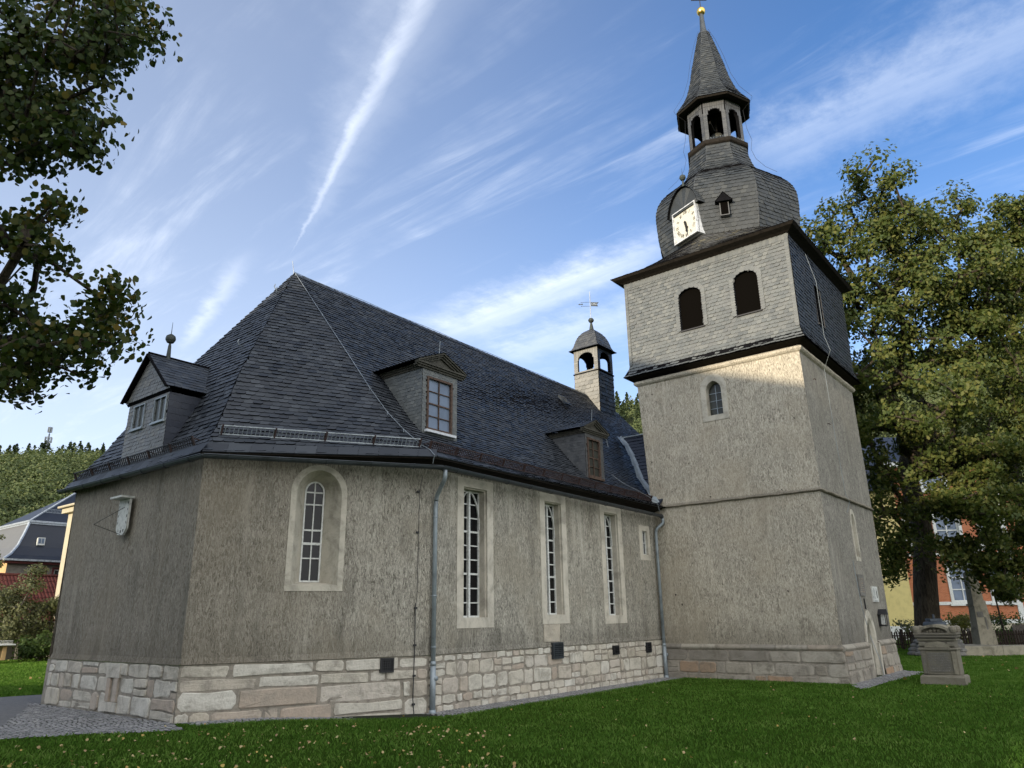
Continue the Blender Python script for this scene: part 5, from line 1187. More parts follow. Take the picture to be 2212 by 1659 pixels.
def skeleton(base, r0_, trunk, centres, mb, rmin=.012, bias=.45, sides=7, limb=.92):
    "grow limbs from the trunk to every leaf cluster; radius follows what each limb carries"
    nodes = [Vector(p_) for p_ in trunk]; par = [-1]+list(range(len(trunk)-1)); top = nodes[-1]
    start = max(1, int(len(trunk)*.45))
    for c in sorted(centres, key=lambda c: (Vector(c)-top).length):
        c = Vector(c); best = None; bd_ = 1e9
        for i in range(start, len(nodes)):
            d = (nodes[i]-c); L = d.length + max(0, nodes[i].z-c.z)*bias
            if L < bd_: bd_ = L; best = i
        p_ = nodes[best]; L = (c-p_).length; k = max(1, int(L/.8)); prev = best
        jit = Vector((random.uniform(-1, 1), random.uniform(-1, 1), random.uniform(-.2, .8)))*L*.12
        for j in range(1, k+1):
            t = j/k; nodes.append(p_.lerp(c, t)+jit*math.sin(t*PI)); par.append(prev); prev = len(nodes)-1
    load = [0.0]*len(nodes); kids = [0]*len(nodes)
    for i in range(len(nodes)): 
        if par[i] >= 0: kids[par[i]] += 1
    for i in range(len(nodes)-1, -1, -1):
        if kids[i] == 0: load[i] += 1
        if par[i] >= 0: load[par[i]] += load[i]
    rr = [max(rmin, r0_*(l/load[0])**.5*(limb if i >= len(trunk) else 1)) for i, l in enumerate(load)]
    for i in range(len(trunk)): rr[i] = r0_*(1-.38*i/len(trunk))*(1.35 if i == 0 else 1)
    mb.tube([nodes[i] for i in range(len(trunk))], [rr[i] for i in range(len(trunk))], 14)
    for i in range(len(trunk), len(nodes)):
        a = nodes[par[i]]; mb.tube([a, nodes[i]], [min(rr[par[i]], rr[i]*1.5), rr[i]], 5 if rr[i] < .05 else sides, cap=False)
    return nodes
def make_tree(name, label, cat, base, trunk, r0_, centres, rad_, nper, size, shape, mleaf, mbark='bark', group=None, droop=None, squash=.7, rmin=.012, limb=.92):
    t = thing(name, base, label, cat, group); mb = MB(); skeleton(base, r0_, trunk, centres, mb, rmin, limb=limb); mb.build('trunk', mbark, t)
    C_ = []; O_ = []; mid_ = np.array(centres).mean(0)
    for c in centres:
        n = int(nper*random.uniform(.6, 1.3)); d = RNG.normal(size=(n, 3)); d /= np.linalg.norm(d, axis=1)[:, None]; r_ = rad_*RNG.random(n)[:, None]**.45*RNG.uniform(.7, 1.2)
        C_.append(np.array(c)+d*r_*np.array([1, 1, squash])); ov_ = d*.7+(np.array(c)-mid_)/(np.linalg.norm(np.array(c)-mid_)+1e-6)*.6; O_.append(ov_/np.linalg.norm(ov_, axis=1)[:, None])
    np_mesh('crown', leaves(np.concatenate(C_), size, shape, droop, out=np.concatenate(O_), ok=.8), len(shape), mleaf, t)
    return t
def blob(cx, cy, cz, rx, ry, rz, n, shell=.55):
    out = []
    while len(out) < n:
        v = np.array([random.uniform(-1, 1) for _ in range(3)]); L = np.linalg.norm(v)
        if shell < L < 1: out.append((cx+v[0]*rx, cy+v[1]*ry, cz+v[2]*rz))
    return out
def dep(u, v, d): return tuple(Vector((0, 0, 1.888))+(fw+CR*((u-1106)/FPX)-CU*((v-829.5)/FPX))*d)
# big linden reaching in from the left
EL = [(120, 40, 215, 100, 58), (70, 170, 175, 110, 52), (150, 285, 85, 85, 20), (50, 310, 110, 60, 18), (100, 445, 42, 35, 6), (25, 500, 70, 50, 12), (85, 545, 55, 38, 8), (225, 640, 45, 30, 6), (225, 715, 75, 45, 15), (130, 765, 95, 65, 22), (20, 640, 60, 50, 10), (40, 740, 70, 70, 16), (40, 825, 55, 42, 10), (270, 50, 90, 75, 18)]
lc_ = []
for ex, ey, rx, ry, n in EL:
    for _ in range(int(n*1.25)):
        t, r_ = random.uniform(0, 2*PI), math.sqrt(random.random())*.93; lc_.append(dep(ex+rx*r_*math.cos(t), ey+ry*r_*math.sin(t), random.uniform(7.6, 9.8)))
for _ in range(130): lc_.append(dep(random.uniform(-900, -60), random.uniform(-60, 900), random.uniform(6.5, 10.5)))
lc_ = [c for c in lc_ if c[2] < 10.6]
make_tree('linden_tree', 'dark-leaved linden whose branches hang in from the left', 'tree', (0.2, 9.8, .17), [(0.2, 9.8, .1), (.25, 9.75, 1.5), (.3, 9.7, 3), (.35, 9.65, 4.3), (.5, 9.4, 5.6), (.7, 9.2, 7)], .33, lc_, .31, 42, .066, LEAF, 'linden', droop=1.2, rmin=.005, limb=.42)
# oak behind the tower
ob = at(2008, 1408)
oc = []
for (u, v, d, rx, ry, rz, n) in [(1820, 880, 34, 1.9, 2.2, 2.4, 14), (1915, 1120, 33, 1.0, 1.4, 2.0, 12), (2085, 1090, 31, 1.4, 1.6, 1.8, 14), (2085, 1190, 31, 1.1, 1.4, 1.0, 9), (2180, 1150, 31, 1.4, 1.6, 1.8, 14), (2190, 960, 33, 2.2, 2.2, 2.6, 18), (2150, 640, 35, 2.0, 2, 2.2, 16), (2190, 540, 35.5, 1.5, 1.6, 1.5, 9), (2060, 470, 34.5, 1.5, 1.6, 1.0, 8), (2140, 560, 35, 1.8, 2, 1.6, 10), (1850, 560, 33, 3.2, 3.5, 3.4, 34), (1880, 430, 33, 1.9, 2.2, 1.9, 14), (2030, 620, 33, 3.2, 3, 3.0, 30), (1800, 760, 33, 3.0, 3.5, 3.0, 28), (1960, 850, 32, 4.0, 3.5, 3.2, 36), (2080, 900, 33, 3.0, 3.2, 3.2, 26), (1900, 1050, 34, 1.6, 2.6, 1.8, 14), (2110, 1120, 31.5, 1.6, 2.0, 2.2, 16), (2150, 1230, 31, 1.1, 1.4, 1.0, 8), (1905, 1180, 33.5, .9, 1.2, 1.6, 8), (1950, 480, 34, 2.0, 2, 1.6, 10), (2110, 1020, 30.5, 2.0, 2, 2.6, 12), (2060, 560, 34, 2.6, 2.6, 2.0, 18), (2120, 700, 34, 2.6, 2.6, 2.6, 22), (1780, 580, 34, 2.2, 2.4, 2.2, 18), (2010, 740, 35, 3.5, 3, 2.5, 20), (1860, 930, 34, 2.4, 2.4, 2.6, 18)]:
    c = dep(u, v, d); oc += blob(*c, rx, ry, rz, int(n*1.25), .3)
make_tree('oak_tree', 'tall spreading oak behind the tower with a thick dark trunk', 'tree', tuple(ob), [tuple(ob-Vector((0, 0, .1))), tuple(ob+Vector((0, -.12, 1.2))), tuple(ob+Vector((.0, -.32, 3))), tuple(ob+Vector((.05, -.58, 5))), tuple(ob+Vector((.1, -.62, 6.8))), tuple(ob+Vector((.1, -.3, 8.5)))], .62, oc, .78, 175, .17, OAKL, 'oakleaf', squash=.75, rmin=.02, group='oaks behind the tower')
rb_ = at(2290, 1400); oc = []
for (u, v, d, rx, ry, rz, n) in [(2230, 560, 35, 2.4, 3, 3.2, 26), (2260, 760, 35, 3.2, 3, 3.2, 28), (2230, 960, 34, 2.6, 3, 3, 22), (2220, 1130, 34, 2.0, 2, 2.4, 14), (2170, 700, 35, 1.3, 1.6, 2, 8), (2215, 470, 35, 1.3, 1.6, 1.5, 9)]:
    c = dep(u, v, d); oc += blob(*c, rx, ry, rz, int(n*1.2), .3)
make_tree('oak_tree', 'second oak cut off by the right edge of the picture', 'tree', tuple(rb_), [tuple(rb_), tuple(rb_+Vector((0, 0, 2))), tuple(rb_+Vector((0, .1, 5))), tuple(rb_+Vector((0, .3, 8)))], .42, oc, .78, 165, .17, OAKL, 'oakleaf', rmin=.02, group='oaks behind the tower')
# hanging young tree at the monument
yb = at(2178, 1399); oc = blob(*dep(2160, 1262, 36), .9, .9, .7, 12, .2)
make_tree('young_tree', 'slim young tree with a thin reddish stem before the fence', 'tree', tuple(yb), [tuple(yb), tuple(yb+Vector((.05, .05, .9))), tuple(yb+Vector((.0, .1, 2.2)))], .055, oc, .6, 110, .18, OAKL, 'oakleaf', rmin=.012)
def bush(label, u, v, d, rx, rz, n, mleaf, size=.12, name='shrub', cat='shrub', nper=110, cr=.5):
    c = dep(u, v, d); z0 = gz(c[0], 0); zc_ = z0+rz*.9; cs = blob(c[0], c[1], zc_, rx, rx*.8, rz*.85, n, .15); b0 = (c[0], c[1], z0)
    return make_tree(name, label, cat, b0, [(c[0], c[1], z0-.1), (c[0]+.05, c[1], z0+.35), (c[0], c[1], z0+.7)], .07, cs, cr, nper, size, QUAD, mleaf, 'bark_grey', rmin=.008)
bush('bare-twigged shrub between the tower and the oak trunk', 1965, 1350, 39.5, 1.1, .95, 16, 'fruit', .10, nper=55)
bush('yellow-green shrub just right of the oak trunk', 2078, 1350, 39.5, .95, .95, 16, 'hedge_y', .10)
bush('larger green shrub behind the monument pillar', 2165, 1350, 40, 1.35, 1.0, 24, 'hedge', .10)
c = dep(52, 1330, 40.5)
make_tree('fruit_tree', 'pale-leaved fruit tree with a pointed top at the left edge', 'tree', (c[0], c[1], .17), [(c[0], c[1], .1), (c[0], c[1], 1.2), (c[0]+.05, c[1], 2.2)], .11, blob(c[0], c[1], 2.3, 2.0, 1.6, 1.5, 48, .2)+blob(*dep(78, 1245, 40.5), .35, .35, .85, 7, .0)+blob(*dep(8, 1290, 40.5), 1.1, 1, 1.0, 14, .1), .6, 130, .13, QUAD, 'fruit', 'bark_grey', rmin=.012)
bush('dark low shrub beside the church corner', 92, 1380, 39.5, 1.0, .85, 26, 'hedge', .12, nper=170)
c = dep(8, 1190, 38); make_tree('fruit_tree', 'thin birch-like tree at the far left edge before the mansard house', 'tree', (c[0]-.6, c[1], .17), [(c[0]-.6, c[1], .1), (c[0]-.6, c[1], 2.5), (c[0]-.5, c[1], 4.5)], .09, blob(c[0]-.5, c[1], 4.9, .8, .8, 1.5, 14, .1), .4, 60, .13, QUAD, 'fruit', 'bark_grey', rmin=.01)

# ------------------------------------------------------------------ wooded hills
def hillH(az):                       # crest height at 310 m
    a = math.degrees(az); pts = [(-40, 60), (0, 83), (12, 84), (24, 84), (30, 82), (50, 66), (66, 52), (73, 51), (80, 50), (110, 45)]
    for (a0, h0), (a1, h1) in zip(pts, pts[1:]):
        if a0 <= a <= a1: return h0+(h1-h0)*(a-a0)/(a1-a0)
    return 55
def hz_(az, r):
    t = min(max((r-110)/200, 0), 1.25); s = t*t*(3-2*t) if t < 1 else 1+.15*(t-1)
    return hillH(az)*s*(1+.03*math.sin(az*23+r*.02))+ .17
hm = MB(); na, nr_ = 60, 14
azs = [rad(-40+150*i/na) for i in range(na+1)]; rs_ = [100+ (380-100)*j/nr_ for j in range(nr_+1)]
hm.add([(r_*math.cos(a), r_*math.sin(a), hz_(a, r_)-.3) for r_ in rs_ for a in azs], [(j*(na+1)+i, (j+1)*(na+1)+i, (j+1)*(na+1)+i+1, j*(na+1)+i+1) for j in range(nr_) for i in range(na)])
M['woodfloor'] = flat('woodland_floor', (0.045, 0.055, 0.025), 1.0, .05, 0, .15, .3)
struct(hm.build('hill', 'woodfloor'))
C_, CP, FO = [], [], []
def crown(x, y, z, r_, h_, n):
    d = RNG.normal(size=(n, 3)); d[:, 2] = np.abs(d[:, 2])*.9-.25; d /= np.linalg.norm(d, axis=1)[:, None]
    k = RNG.random(n)[:, None]**.25; lob = 1+.22*np.sin(d[:, :1]*5+x)*np.cos(d[:, 1:2]*6+y)
    FO.append(d); return np.array([x, y, z+h_*.55])+d*k*lob*np.array([r_, r_, h_*.5])
def pine_(x, y, z, r_, h_, n):
    t = RNG.random(n); a = RNG.uniform(0, 2*PI, n); lay = np.floor(t*7)/7; rr = r_*(1-t)**.8*RNG.uniform(.3, 1, n)*(.6+.6*((t*7) % 1 < .6))
    return np.stack([x+rr*np.cos(a), y+rr*np.sin(a), z+h_*(.3+.7*t)], 1)
for (a0, a1, nn) in ((63, 82, 1150), (22, 34, 380), (-6, 16, 420)):
    for i in range(nn):
        az = rad(random.uniform(a0, a1)); r_ = 135+random.random()**.8*185; x, y = r_*math.cos(az), r_*math.sin(az); z = hz_(az, r_)
        if (r_ > 285 and random.random() < .85) or (a1 < 60 and r_ > 240 and random.random() < .55): CP.append(pine_(x, y, z-.5, 2.2, random.uniform(7, 12), 170))
        else: C_.append(crown(x, y, z-1, random.uniform(2.4, 4.4), random.uniform(6, 9.5), 270))
V1 = leaves(np.concatenate(C_), .62, QUAD, out=np.concatenate(FO), ok=1.3); V2 = leaves(np.concatenate(CP), .8, QUAD, flat_=.3)
me_ = np.concatenate([V1, V2]); fo = np_mesh('forest', me_, 5, 'forest'); fo.data.materials.append(M['pine'])
mi = np.zeros(len(me_), np.int32); mi[len(V1):] = 1; fo.data.polygons.foreach_set('material_index', mi); tag(fo, 'mixed woodland covering the hillside', 'forest', kind='stuff')
# radio mast on the crest
mp = Vector(dep(98, 985, 300)); mt = Vector(dep(102, 922, 300)); H_ = mt.z-mp.z
t = thing('radio_mast', tuple(Vector((mp.x, mp.y, mp.z))), 'slim radio mast with two antenna rings on the hilltop', 'mast')
g = MB(); b0 = Vector((mp.x, mp.y, mp.z-12)); g.tube([b0, b0+Vector((0, 0, H_+12-2))], [.55, .28], 8); g.tube([b0+Vector((0, 0, H_+9)), b0+Vector((0, 0, H_+12.5))], .10, 6); g.build('mast_pole', 'zinc_dark', t)
for zz in (H_*.60, H_*.97):
    g = MB(); c = Vector((mp.x, mp.y, mp.z+zz)); s_ = 1.25 if zz < H_*.8 else .7
    for dz in (-.9, .9): g.tube([c+Vector((s_*math.cos(a), s_*math.sin(a), dz)) for a in [2*PI*k/8 for k in range(9)]], .13, 5)
    for k in range(6): a = 2*PI*k/6; g.box((c.x+s_*math.cos(a)-.18, c.y+s_*math.sin(a)-.18, c.z-1.1), (c.x+s_*math.cos(a)+.18, c.y+s_*math.sin(a)+.18, c.z+1.1))
    g.tube([c-Vector((s_, 0, .9)), c+Vector((s_, 0, -.9))], .1, 5); g.build('antenna_ring', 'galv', t)

# ------------------------------------------------------------------ neighbouring houses
M['cream'] = flat('cream_render', (0.42, 0.38, 0.28), .9, .2, 0, .05, 3)
M['yellow'] = flat('yellow_render', (0.62, 0.52, 0.22), .9, .2, 0, .05, 3)
M['greyrender'] = flat('grey_render', (0.17, 0.155, 0.135), .9, .2, 0, .1, 3)
M['darkred'] = flat('dark_red_paint', (0.10, 0.022, 0.02), .7)
M['orange_render'] = flat('ochre_render', (0.50, 0.34, 0.17), .9, .2, 0, .06, 3)
m, q, p = mat('blue_black_roof', .5, .5); P = pos(q)
br = q.n('ShaderNodeTexBrick', {'Vector': q.mapv(P, rot=(PI/2, 0, 0)), 'Color1': (.010, .014, .025, 1), 'Color2': (.014, .019, .032, 1), 'Mortar': (.008, .010, .016, 1), 'Scale': 5.0, 'Mortar Size': .02}); link(q, br.outputs[0], p.inputs['Base Color']); M['navy'] = m
m, q, p = mat('red_brickwork', .85, .2); P = pos(q)
br = q.n('ShaderNodeTexBrick', {'Vector': q.mapv(P, rot=(PI/2, 0, YAW-PI/2)), 'Color1': (.36, .115, .05, 1), 'Color2': (.45, .16, .075, 1), 'Mortar': (.40, .27, .18, 1), 'Scale': 4.2, 'Mortar Size': .018, 'Brick Width': .9, 'Row Height': .32})
uvv = q.n('ShaderNodeUVMap'); nt2 = m.node_tree; nt2.links.new(uvv.outputs[0], br.inputs['Vector']); link(q, br.outputs[0], p.inputs['Base Color']); M['brick'] = m
def uvwall(o, F, sc=1.0):
    me = o.data; uv = me.uv_layers.new(name='UVMap'); sdv = (F(1, 0)-F(0, 0)); o0 = F(0, 0)
    for l in me.loops: v = me.vertices[l.vertex_index].co-o0; uv.data[l.index].uv = (v.dot(sdv)*sc, v.z*sc)
# mansard house
hs = thing('mansard_house', (21, 58, 0), 'grey house with a blue-black mansard roof edged in white metal', 'house')
hx0, hx1, hy0, hy1 = 17.35, 27.0, 55.0, 64.0; ze_, zc2 = 5.85, 8.40; ins = 1.35
Fh = plane((0, hy0, 0), (1, 0, 0), (0, -1, 0)); Fw = plane((hx0, 0, 0), (0, -1, 0), (-1, 0, 0))
wn = [(18.9, 19.55, 4.95, 5.35), (20.15, 20.8, 4.95, 5.35), (18.4, 19.3, 1.2, 2.6)]
g = MB(); g.tess([rect(hx0, hx1, 0, ze_)]+[rect(*w_) for w_ in wn], Fh); g.add([(hx1, hy0, 0), (hx1, hy1, 0), (hx1, hy1, ze_), (hx1, hy0, ze_), (hx0, hy1, 0), (hx0, hy1, ze_)], [(0, 1, 2, 3), (1, 4, 5, 2)]); g.build('wall', 'greyrender', hs)
sw = [(-57.2, -56.2, 3.6, 5.0), (-60, -59, 3.6, 5.0), (-57.2, -56.2, 1, 2.4), (-60, -59, 1, 2.4)]
g = MB(); g.tess([rect(-hy1, -hy0, 0, ze_)]+[rect(*w_) for w_ in sw], Fw); tag(g.build('wall', 'orange_render', hs), 'side wall with its sunlight put into the ochre')  # lit side coloured ochre, shaded front coloured grey
for F, L in ((Fh, wn), (Fw, sw)):
    for w_ in L:
        g = MB(); g.ring(scale_loop(rect(*w_), -.13), rect(*w_), F, .03, .03); g.ring(rect(*w_), rect(*w_), F, .03, -.12); g.ring(scale_loop(rect(*w_), -.13), scale_loop(rect(*w_), -.13), F, .03, 0.001); wo = g.build('window', 'darkred', hs)
        g = MB(); frame_ring(g, rect(*w_), scale_loop(rect(*w_), .06), F, -.06); g.box(((w_[0]+w_[1])/2-.02, w_[2], -.1), ((w_[0]+w_[1])/2+.02, w_[3], -.04), F); g.build('frame', 'white', wo); g = MB(); g.poly([F(*p_, -.1) for p_ in rect(*w_)]); g.build('pane', 'glass_grey', wo)
def mans(x0, x1, y0, y1, z): return [Vector((x0, y0, z)), Vector((x1, y0, z)), Vector((x1, y1, z)), Vector((x0, y1, z))]
PRm = [(-.35, ze_), (.15, ze_+.35), (.62, ze_+.95), (.98, ze_+1.75), (1.28, zc2)]
g = MB()
rings_ = [mans(hx0+k, hx1-k, hy0+k, hy1-k, z) for k, z in PRm]; r5 = mans(hx0+1.22, hx1-1.22, hy0+1.22, hy1-1.22, zc2+.12); rg_ = [Vector((hx0+5, (hy0+hy1)/2, 11.2)), Vector((hx1-4, (hy0+hy1)/2, 11.2))]
for k in range(4): g.add(rings_[k]+rings_[k+1], [(i, (i+1) % 4, 4+(i+1) % 4, 4+i) for i in range(3)])
g.add(r5+rg_, [(0, 1, 5, 4), (1, 2, 5), (2, 3, 4, 5), (3, 0, 4)])
mro = g.build('roof', 'navy', hs)
g = MB(); g.add([rings_[k][j] for k in range(5) for j in (3, 0)], [(2*k, 2*k+1, 2*k+3, 2*k+2) for k in range(4)]); g.build('side_slope', 'slate_mid', hs)  # lit slope of the roof, its light put into a paler slate
g = MB()
for a, c in ((r5[0], r5[1]), (r5[3], r5[0]), (rings_[4][0], rings_[4][1]), (rings_[4][3], rings_[4][0])): g.bar(a+Vector((0, -.03, 0)), c+Vector((0, -.03, 0)), .11, .12)
g.bar(r5[0], rg_[0], .12, .08); g.bar(rg_[0], rg_[1], .1, .08)
g.tube([rings_[k][0]+Vector((-.02, -.02, .02)) for k in range(5)], .09, 6); g.bar(rings_[0][0]+Vector((0, -.05, 0)), rings_[0][1]+Vector((0, -.05, 0)), .12, .12); g.build('metal_edging', 'lead', hs)
g = MB(); g.box((hx0-.3, hy0-.3, ze_-.22), (hx1, hy0, ze_-.04)); g.build('eaves_board', 'darkred', hs)
g = MB(); a, c = r5[0].lerp(rg_[0], .22)+Vector((0, -.2, .1)), r5[1].lerp(rg_[1], .22)+Vector((0, -.2, .1)); a.z = c.z = 9.25
for k in (0, .22): g.bar(a+Vector((0, 0, k)), c+Vector((0, 0, k)), .03)
n = 60
for i in range(n+1): p_ = a.lerp(c, i/n); g.bar(p_, p_+Vector((0, 0, .22)), .015)
g.build('snow_guard', 'galv', hs)
g = MB(); Fk = lambda s, z, d=0: Vector((s, hy0+.72-.0, z))+Vector((0, -1, .4)).normalized()*d; g.box((19.05, 6.85, 0), (19.5, 7.35, .18), Fk); sko = g.build('roof_window', 'white', hs); g = MB(); g.box((19.10, 6.95, .181), (19.26, 7.30, .186), Fk); g.box((19.29, 6.95, .181), (19.45, 7.30, .186), Fk); g.build('pane', 'glass_pale', sko)
# rear wing house at the far left
h2 = thing('gabled_house', (12, 68, 0), 'pale gabled house behind the mansard house at the left edge', 'house')
a = dep(12, 1136, 62); z1 = a[2]; x1 = a[0]; y1 = a[1]
g = MB(); g.box((x1-7, y1, 0), (x1, y1+6, z1-2.6)); F = plane((x1-.0, y1, 0), (1, 0, 0), (0, -1, 0)); g.build('wall', 'orange_render', h2)
g = MB(); g.add([(x1, y1-.3, z1-2.8), (x1+3.2, y1-.3, z1-2.8), (x1+3.2, y1+3, z1), (x1, y1+3, z1), (x1+3.2, y1+6.3, z1-2.8), (x1, y1+6.3, z1-2.8)], [(0, 1, 2, 3), (3, 2, 4, 5)]); g.add([(x1, y1-.3, z1-2.8), (x1+3.2, y1-.3, z1-2.8), (x1+3.2, y1-.3, 0), (x1, y1-.3, 0)], [(0, 1, 2, 3)]); g.build('roof', 'navy', h2)
g = MB(); g.bar((x1, y1+3, z1), (x1+3.2, y1+3, z1), .14); g.bar((x1, y1-.32, z1-2.8), (x1+3.2, y1-.32, z1-2.8), .14); g.bar((x1, y1-.3, z1-2.8), (x1, y1+3, z1), .3); g.build('metal_edging', 'lead', h2)
# tiled shed
M['tile'] = stonemat('red_roof_tiles', [(0.105, 0.033, 0.028), (0.13, 0.042, 0.034), (0.09, 0.028, 0.024)], scale=.6, bs=.2)
sh = thing('shed', (18.5, 51, 0), 'low shed with a dark red pantile roof behind the shrubs', 'shed')
g = MB(); sx0, sx1, sy = 15.4, 22.5, 49.0
g.box((sx0+.2, sy+.2, 0), (sx1, sy+5, 2.0)); g.build('wall', 'greyrender', sh)
g = MB()
for j in range(8):
    for i in range(36):
        x = sx0+i*.2; y = sy+j*.42; z = 2.05+j*.335
        g.add([(x, y, z), (x+.05, y-.01, z+.045), (x+.13, y-.01, z+.045), (x+.2, y, z), (x+.2, y+.45, z+.32), (x+.13, y+.45, z+.37), (x+.05, y+.45, z+.37), (x, y+.45, z+.32)], [(0, 1, 6, 7), (1, 2, 5, 6), (2, 3, 4, 5), (0, 3, 2, 1)])
for i in range(12): g.tube([(sx0+i*.6, sy+3.42, 4.78), (sx0+i*.6+.62, sy+3.42, 4.78)], [.12, .10], 7)
g.build('roof', 'tile', sh)
# cream house whose corner shows beside the church
chs = thing('cream_house', (22, 45, 0), 'cream-rendered house showing as a sunlit strip beside the church corner', 'house')
cx_, cy_ = 18.45, 49.6
Fc = plane((cx_, 0, 0), (0, -1, 0), (-1, 0, 0)); wn = [(-46.5, -45.5, 2.2, 3.8), (-43.5, -42.5, 2.2, 3.8), (-46.5, -45.5, 5.4, 7), (-43.5, -42.5, 5.4, 7)]
g = MB(); g.tess([rect(-cy_, -39, 1.4, 8.6)]+[rect(*w_) for w_ in wn], Fc); g.add([(cx_, 39, 0), (27, 39, 0), (27, 39, 8.6), (cx_, 39, 8.6), (cx_, cy_, 0), (27, cy_, 0), (27, cy_, 8.6), (cx_, cy_, 8.6)], [(0, 1, 2, 3), (5, 4, 7, 6), (1, 5, 6, 2)]); g.build('wall', 'cream', chs)
for w_ in wn:
    g = MB(); frame_ring(g, rect(*w_), scale_loop(rect(*w_), .08), Fc, -.06); wo = g.build('window', 'white', chs); g = MB(); g.poly([Fc(*p_, -.08) for p_ in rect(*w_)]); g.build('pane', 'glass', wo)
g = MB(); g.prism(rect(-cy_-.06, -38.9, 0, 1.4), Fc, .06, -.02); g.build('plinth', 'tstone', chs)
e = [Vector((cx_-.42, 38.3, 8.7)), Vector((27.5, 38.3, 8.7)), Vector((27.5, cy_+.4, 8.7)), Vector((cx_-.42, cy_+.4, 8.7))]; r_ = [Vector((22.8, 42.5, 11.0)), Vector((22.8, 46, 11.0))]
g = MB(); g.add(e+r_, [(0, 1, 4), (1, 2, 5, 4), (2, 3, 5), (3, 0, 4, 5)]); g.build('roof', 'navy', chs)
g = MB(); g.box((cx_-.30, 38.4, 8.35), (27.4, cy_+.30, 8.68)); g.tube([(cx_-.45, 38.3, 8.72), (cx_-.45, cy_+.45, 8.72)], .08, 8); g.build('cornice', 'cream', chs)
g = MB(); g.box((20.4, 47.2, 8.9), (21.2, 48.0, 10.55)); g.box((20.33, 47.13, 10.4), (21.27, 48.07, 10.55)); co = g.build('chimney', 'tile', chs)
g = MB(); g.box((20.38, 47.18, 8.9), (21.22, 48.02, 9.3)); g.build('flashing', 'lead', co)
# brick school and yellow house beyond the churchyard
nb = Vector((-math.cos(YAW), -math.sin(YAW), 0)); sb_ = Vector((math.sin(YAW), -math.cos(YAW), 0)); pb = Vector(dep(1106, 1316, 52)); pb.z = 0
Fb = plane(pb, sb_, nb); su = lambda u: (u-1106)/FPX*52*1.0
bk = thing('brick_building', tuple(Vector((pb.x, pb.y, 0))+sb_*su(2080)), 'orange brick building with white window surrounds beyond the fence', 'building')
zr = lambda v: 1.888+(1316-v)/FPX*52*.98
b0, b1 = su(1951), su(2206); wl_ = [(su(2062), su(2112), zr(1298), zr(1222)), (su(2052), su(2102), zr(1172), zr(1085)), (su(1985), su(2015), zr(1172), zr(1085)), (su(2150), su(2185), zr(1172), zr(1085)), (su(2150), su(2185), zr(1298), zr(1222)), (su(2040), su(2090), zr(1050), zr(1005))]
g = MB(); g.tess([rect(b0, b1, zr(1338), 12.2)]+[rect(*w_) for w_ in wl_], Fb); o = g.build('wall', 'brick', bk); uvwall(o, Fb)
g = MB(); g.add([Fb(b1, 0), Fb(b1, 0, -9), Fb(b1, 12.2, -9), Fb(b1, 12.2), Fb(b1, 0, -9), Fb(b1+9, 0, -9), Fb(b1+9, 12.2, -9), Fb(b1, 12.2, -9)], [(0, 1, 2, 3), (4, 5, 6, 7)]); o = g.build('wall', 'brick', bk); uvwall(o, plane(Fb(b1, 0), sb_-nb, nb))
g = MB(); g.prism(rect(b0-.05, b1+.05, 0, zr(1345)), Fb, .10, -.1); g.build('plinth', 'cream', bk)
g = MB(); g.prism(rect(b0-.05, b1+.05, zr(1345), zr(1337)), Fb, .16, -.1)
for v in (1302, 1196, 1186): g.prism(rect(b0, b1, zr(v+3.5), zr(v-3.5)), Fb, .05, -.05)
g.prism(rect(b1-.35, b1+.05, 0, 12.2), Fb, .06, -.05); g.prism(rect(b0, b1+.4, 12.1, 12.5), Fb, .4, -.1); g.build('white_band', 'white', bk)
for w_ in wl_:
    g = MB(); g.ring(scale_loop(rect(*w_), -.22), rect(*w_), Fb, .07, .07); g.ring(rect(*w_), rect(*w_), Fb, .07, -.2); g.ring(scale_loop(rect(*w_), -.22), scale_loop(rect(*w_), -.22), Fb, .07, 0); g.box((w_[0]-.35, w_[2]-.3, 0), (w_[1]+.35, w_[2]-.15, .16), Fb); wo = g.build('window', 'white', bk)
    g = MB(); frame_ring(g, rect(*w_), scale_loop(rect(*w_), .08), Fb, -.14); bars(g, Fb, w_[0], w_[1], w_[2], w_[3], 3, 2, -.13, .08); g.build('frame', 'white', wo); g = MB(); g.poly([Fb(*p_, -.16) for p_ in rect(*w_)]); g.build('pane', 'glass_pale', wo)
g = MB(); g.add([Fb(b0-.3, 12.4, .4), Fb(b1+.4, 12.4, .4), Fb(b1-1.5, 15.5, -4.5), Fb(b0+2, 15.5, -4.5), Fb(b1+.4, 12.4, -9.4), Fb(b0-.3, 12.4, -9.4)], [(0, 1, 2, 3), (1, 4, 2), (4, 5, 3, 2), (5, 0, 3)]); g.build('roof', 'navy', bk)
Fy = plane(pb+nb*1.5, sb_, nb); y0_, y1_ = su(1790), su(1948)
yh = thing('yellow_house', tuple(Vector((pb.x, pb.y, 0))+sb_*su(1900)), 'pale yellow house between the tower and the brick building', 'house')
wl_ = [(su(1800), su(1830), 2.6, 4.4), (su(1850), su(1880), 2.6, 4.4), (su(1800), su(1830), 6, 7.8), (su(1850), su(1880), 6, 7.8)]
g = MB(); g.tess([rect(y0_, y1_, .9, 10.2)]+[rect(*w_) for w_ in wl_], Fy); g.add([Fy(y1_, .9), Fy(y1_, .9, -8), Fy(y1_, 10.2, -8), Fy(y1_, 10.2)], [(0, 1, 2, 3)]); g.build('wall', 'yellow', yh)
g = MB(); g.prism(rect(y0_, y1_+.05, 0, .9), Fy, .06, -.05); g.build('plinth', 'white', yh)
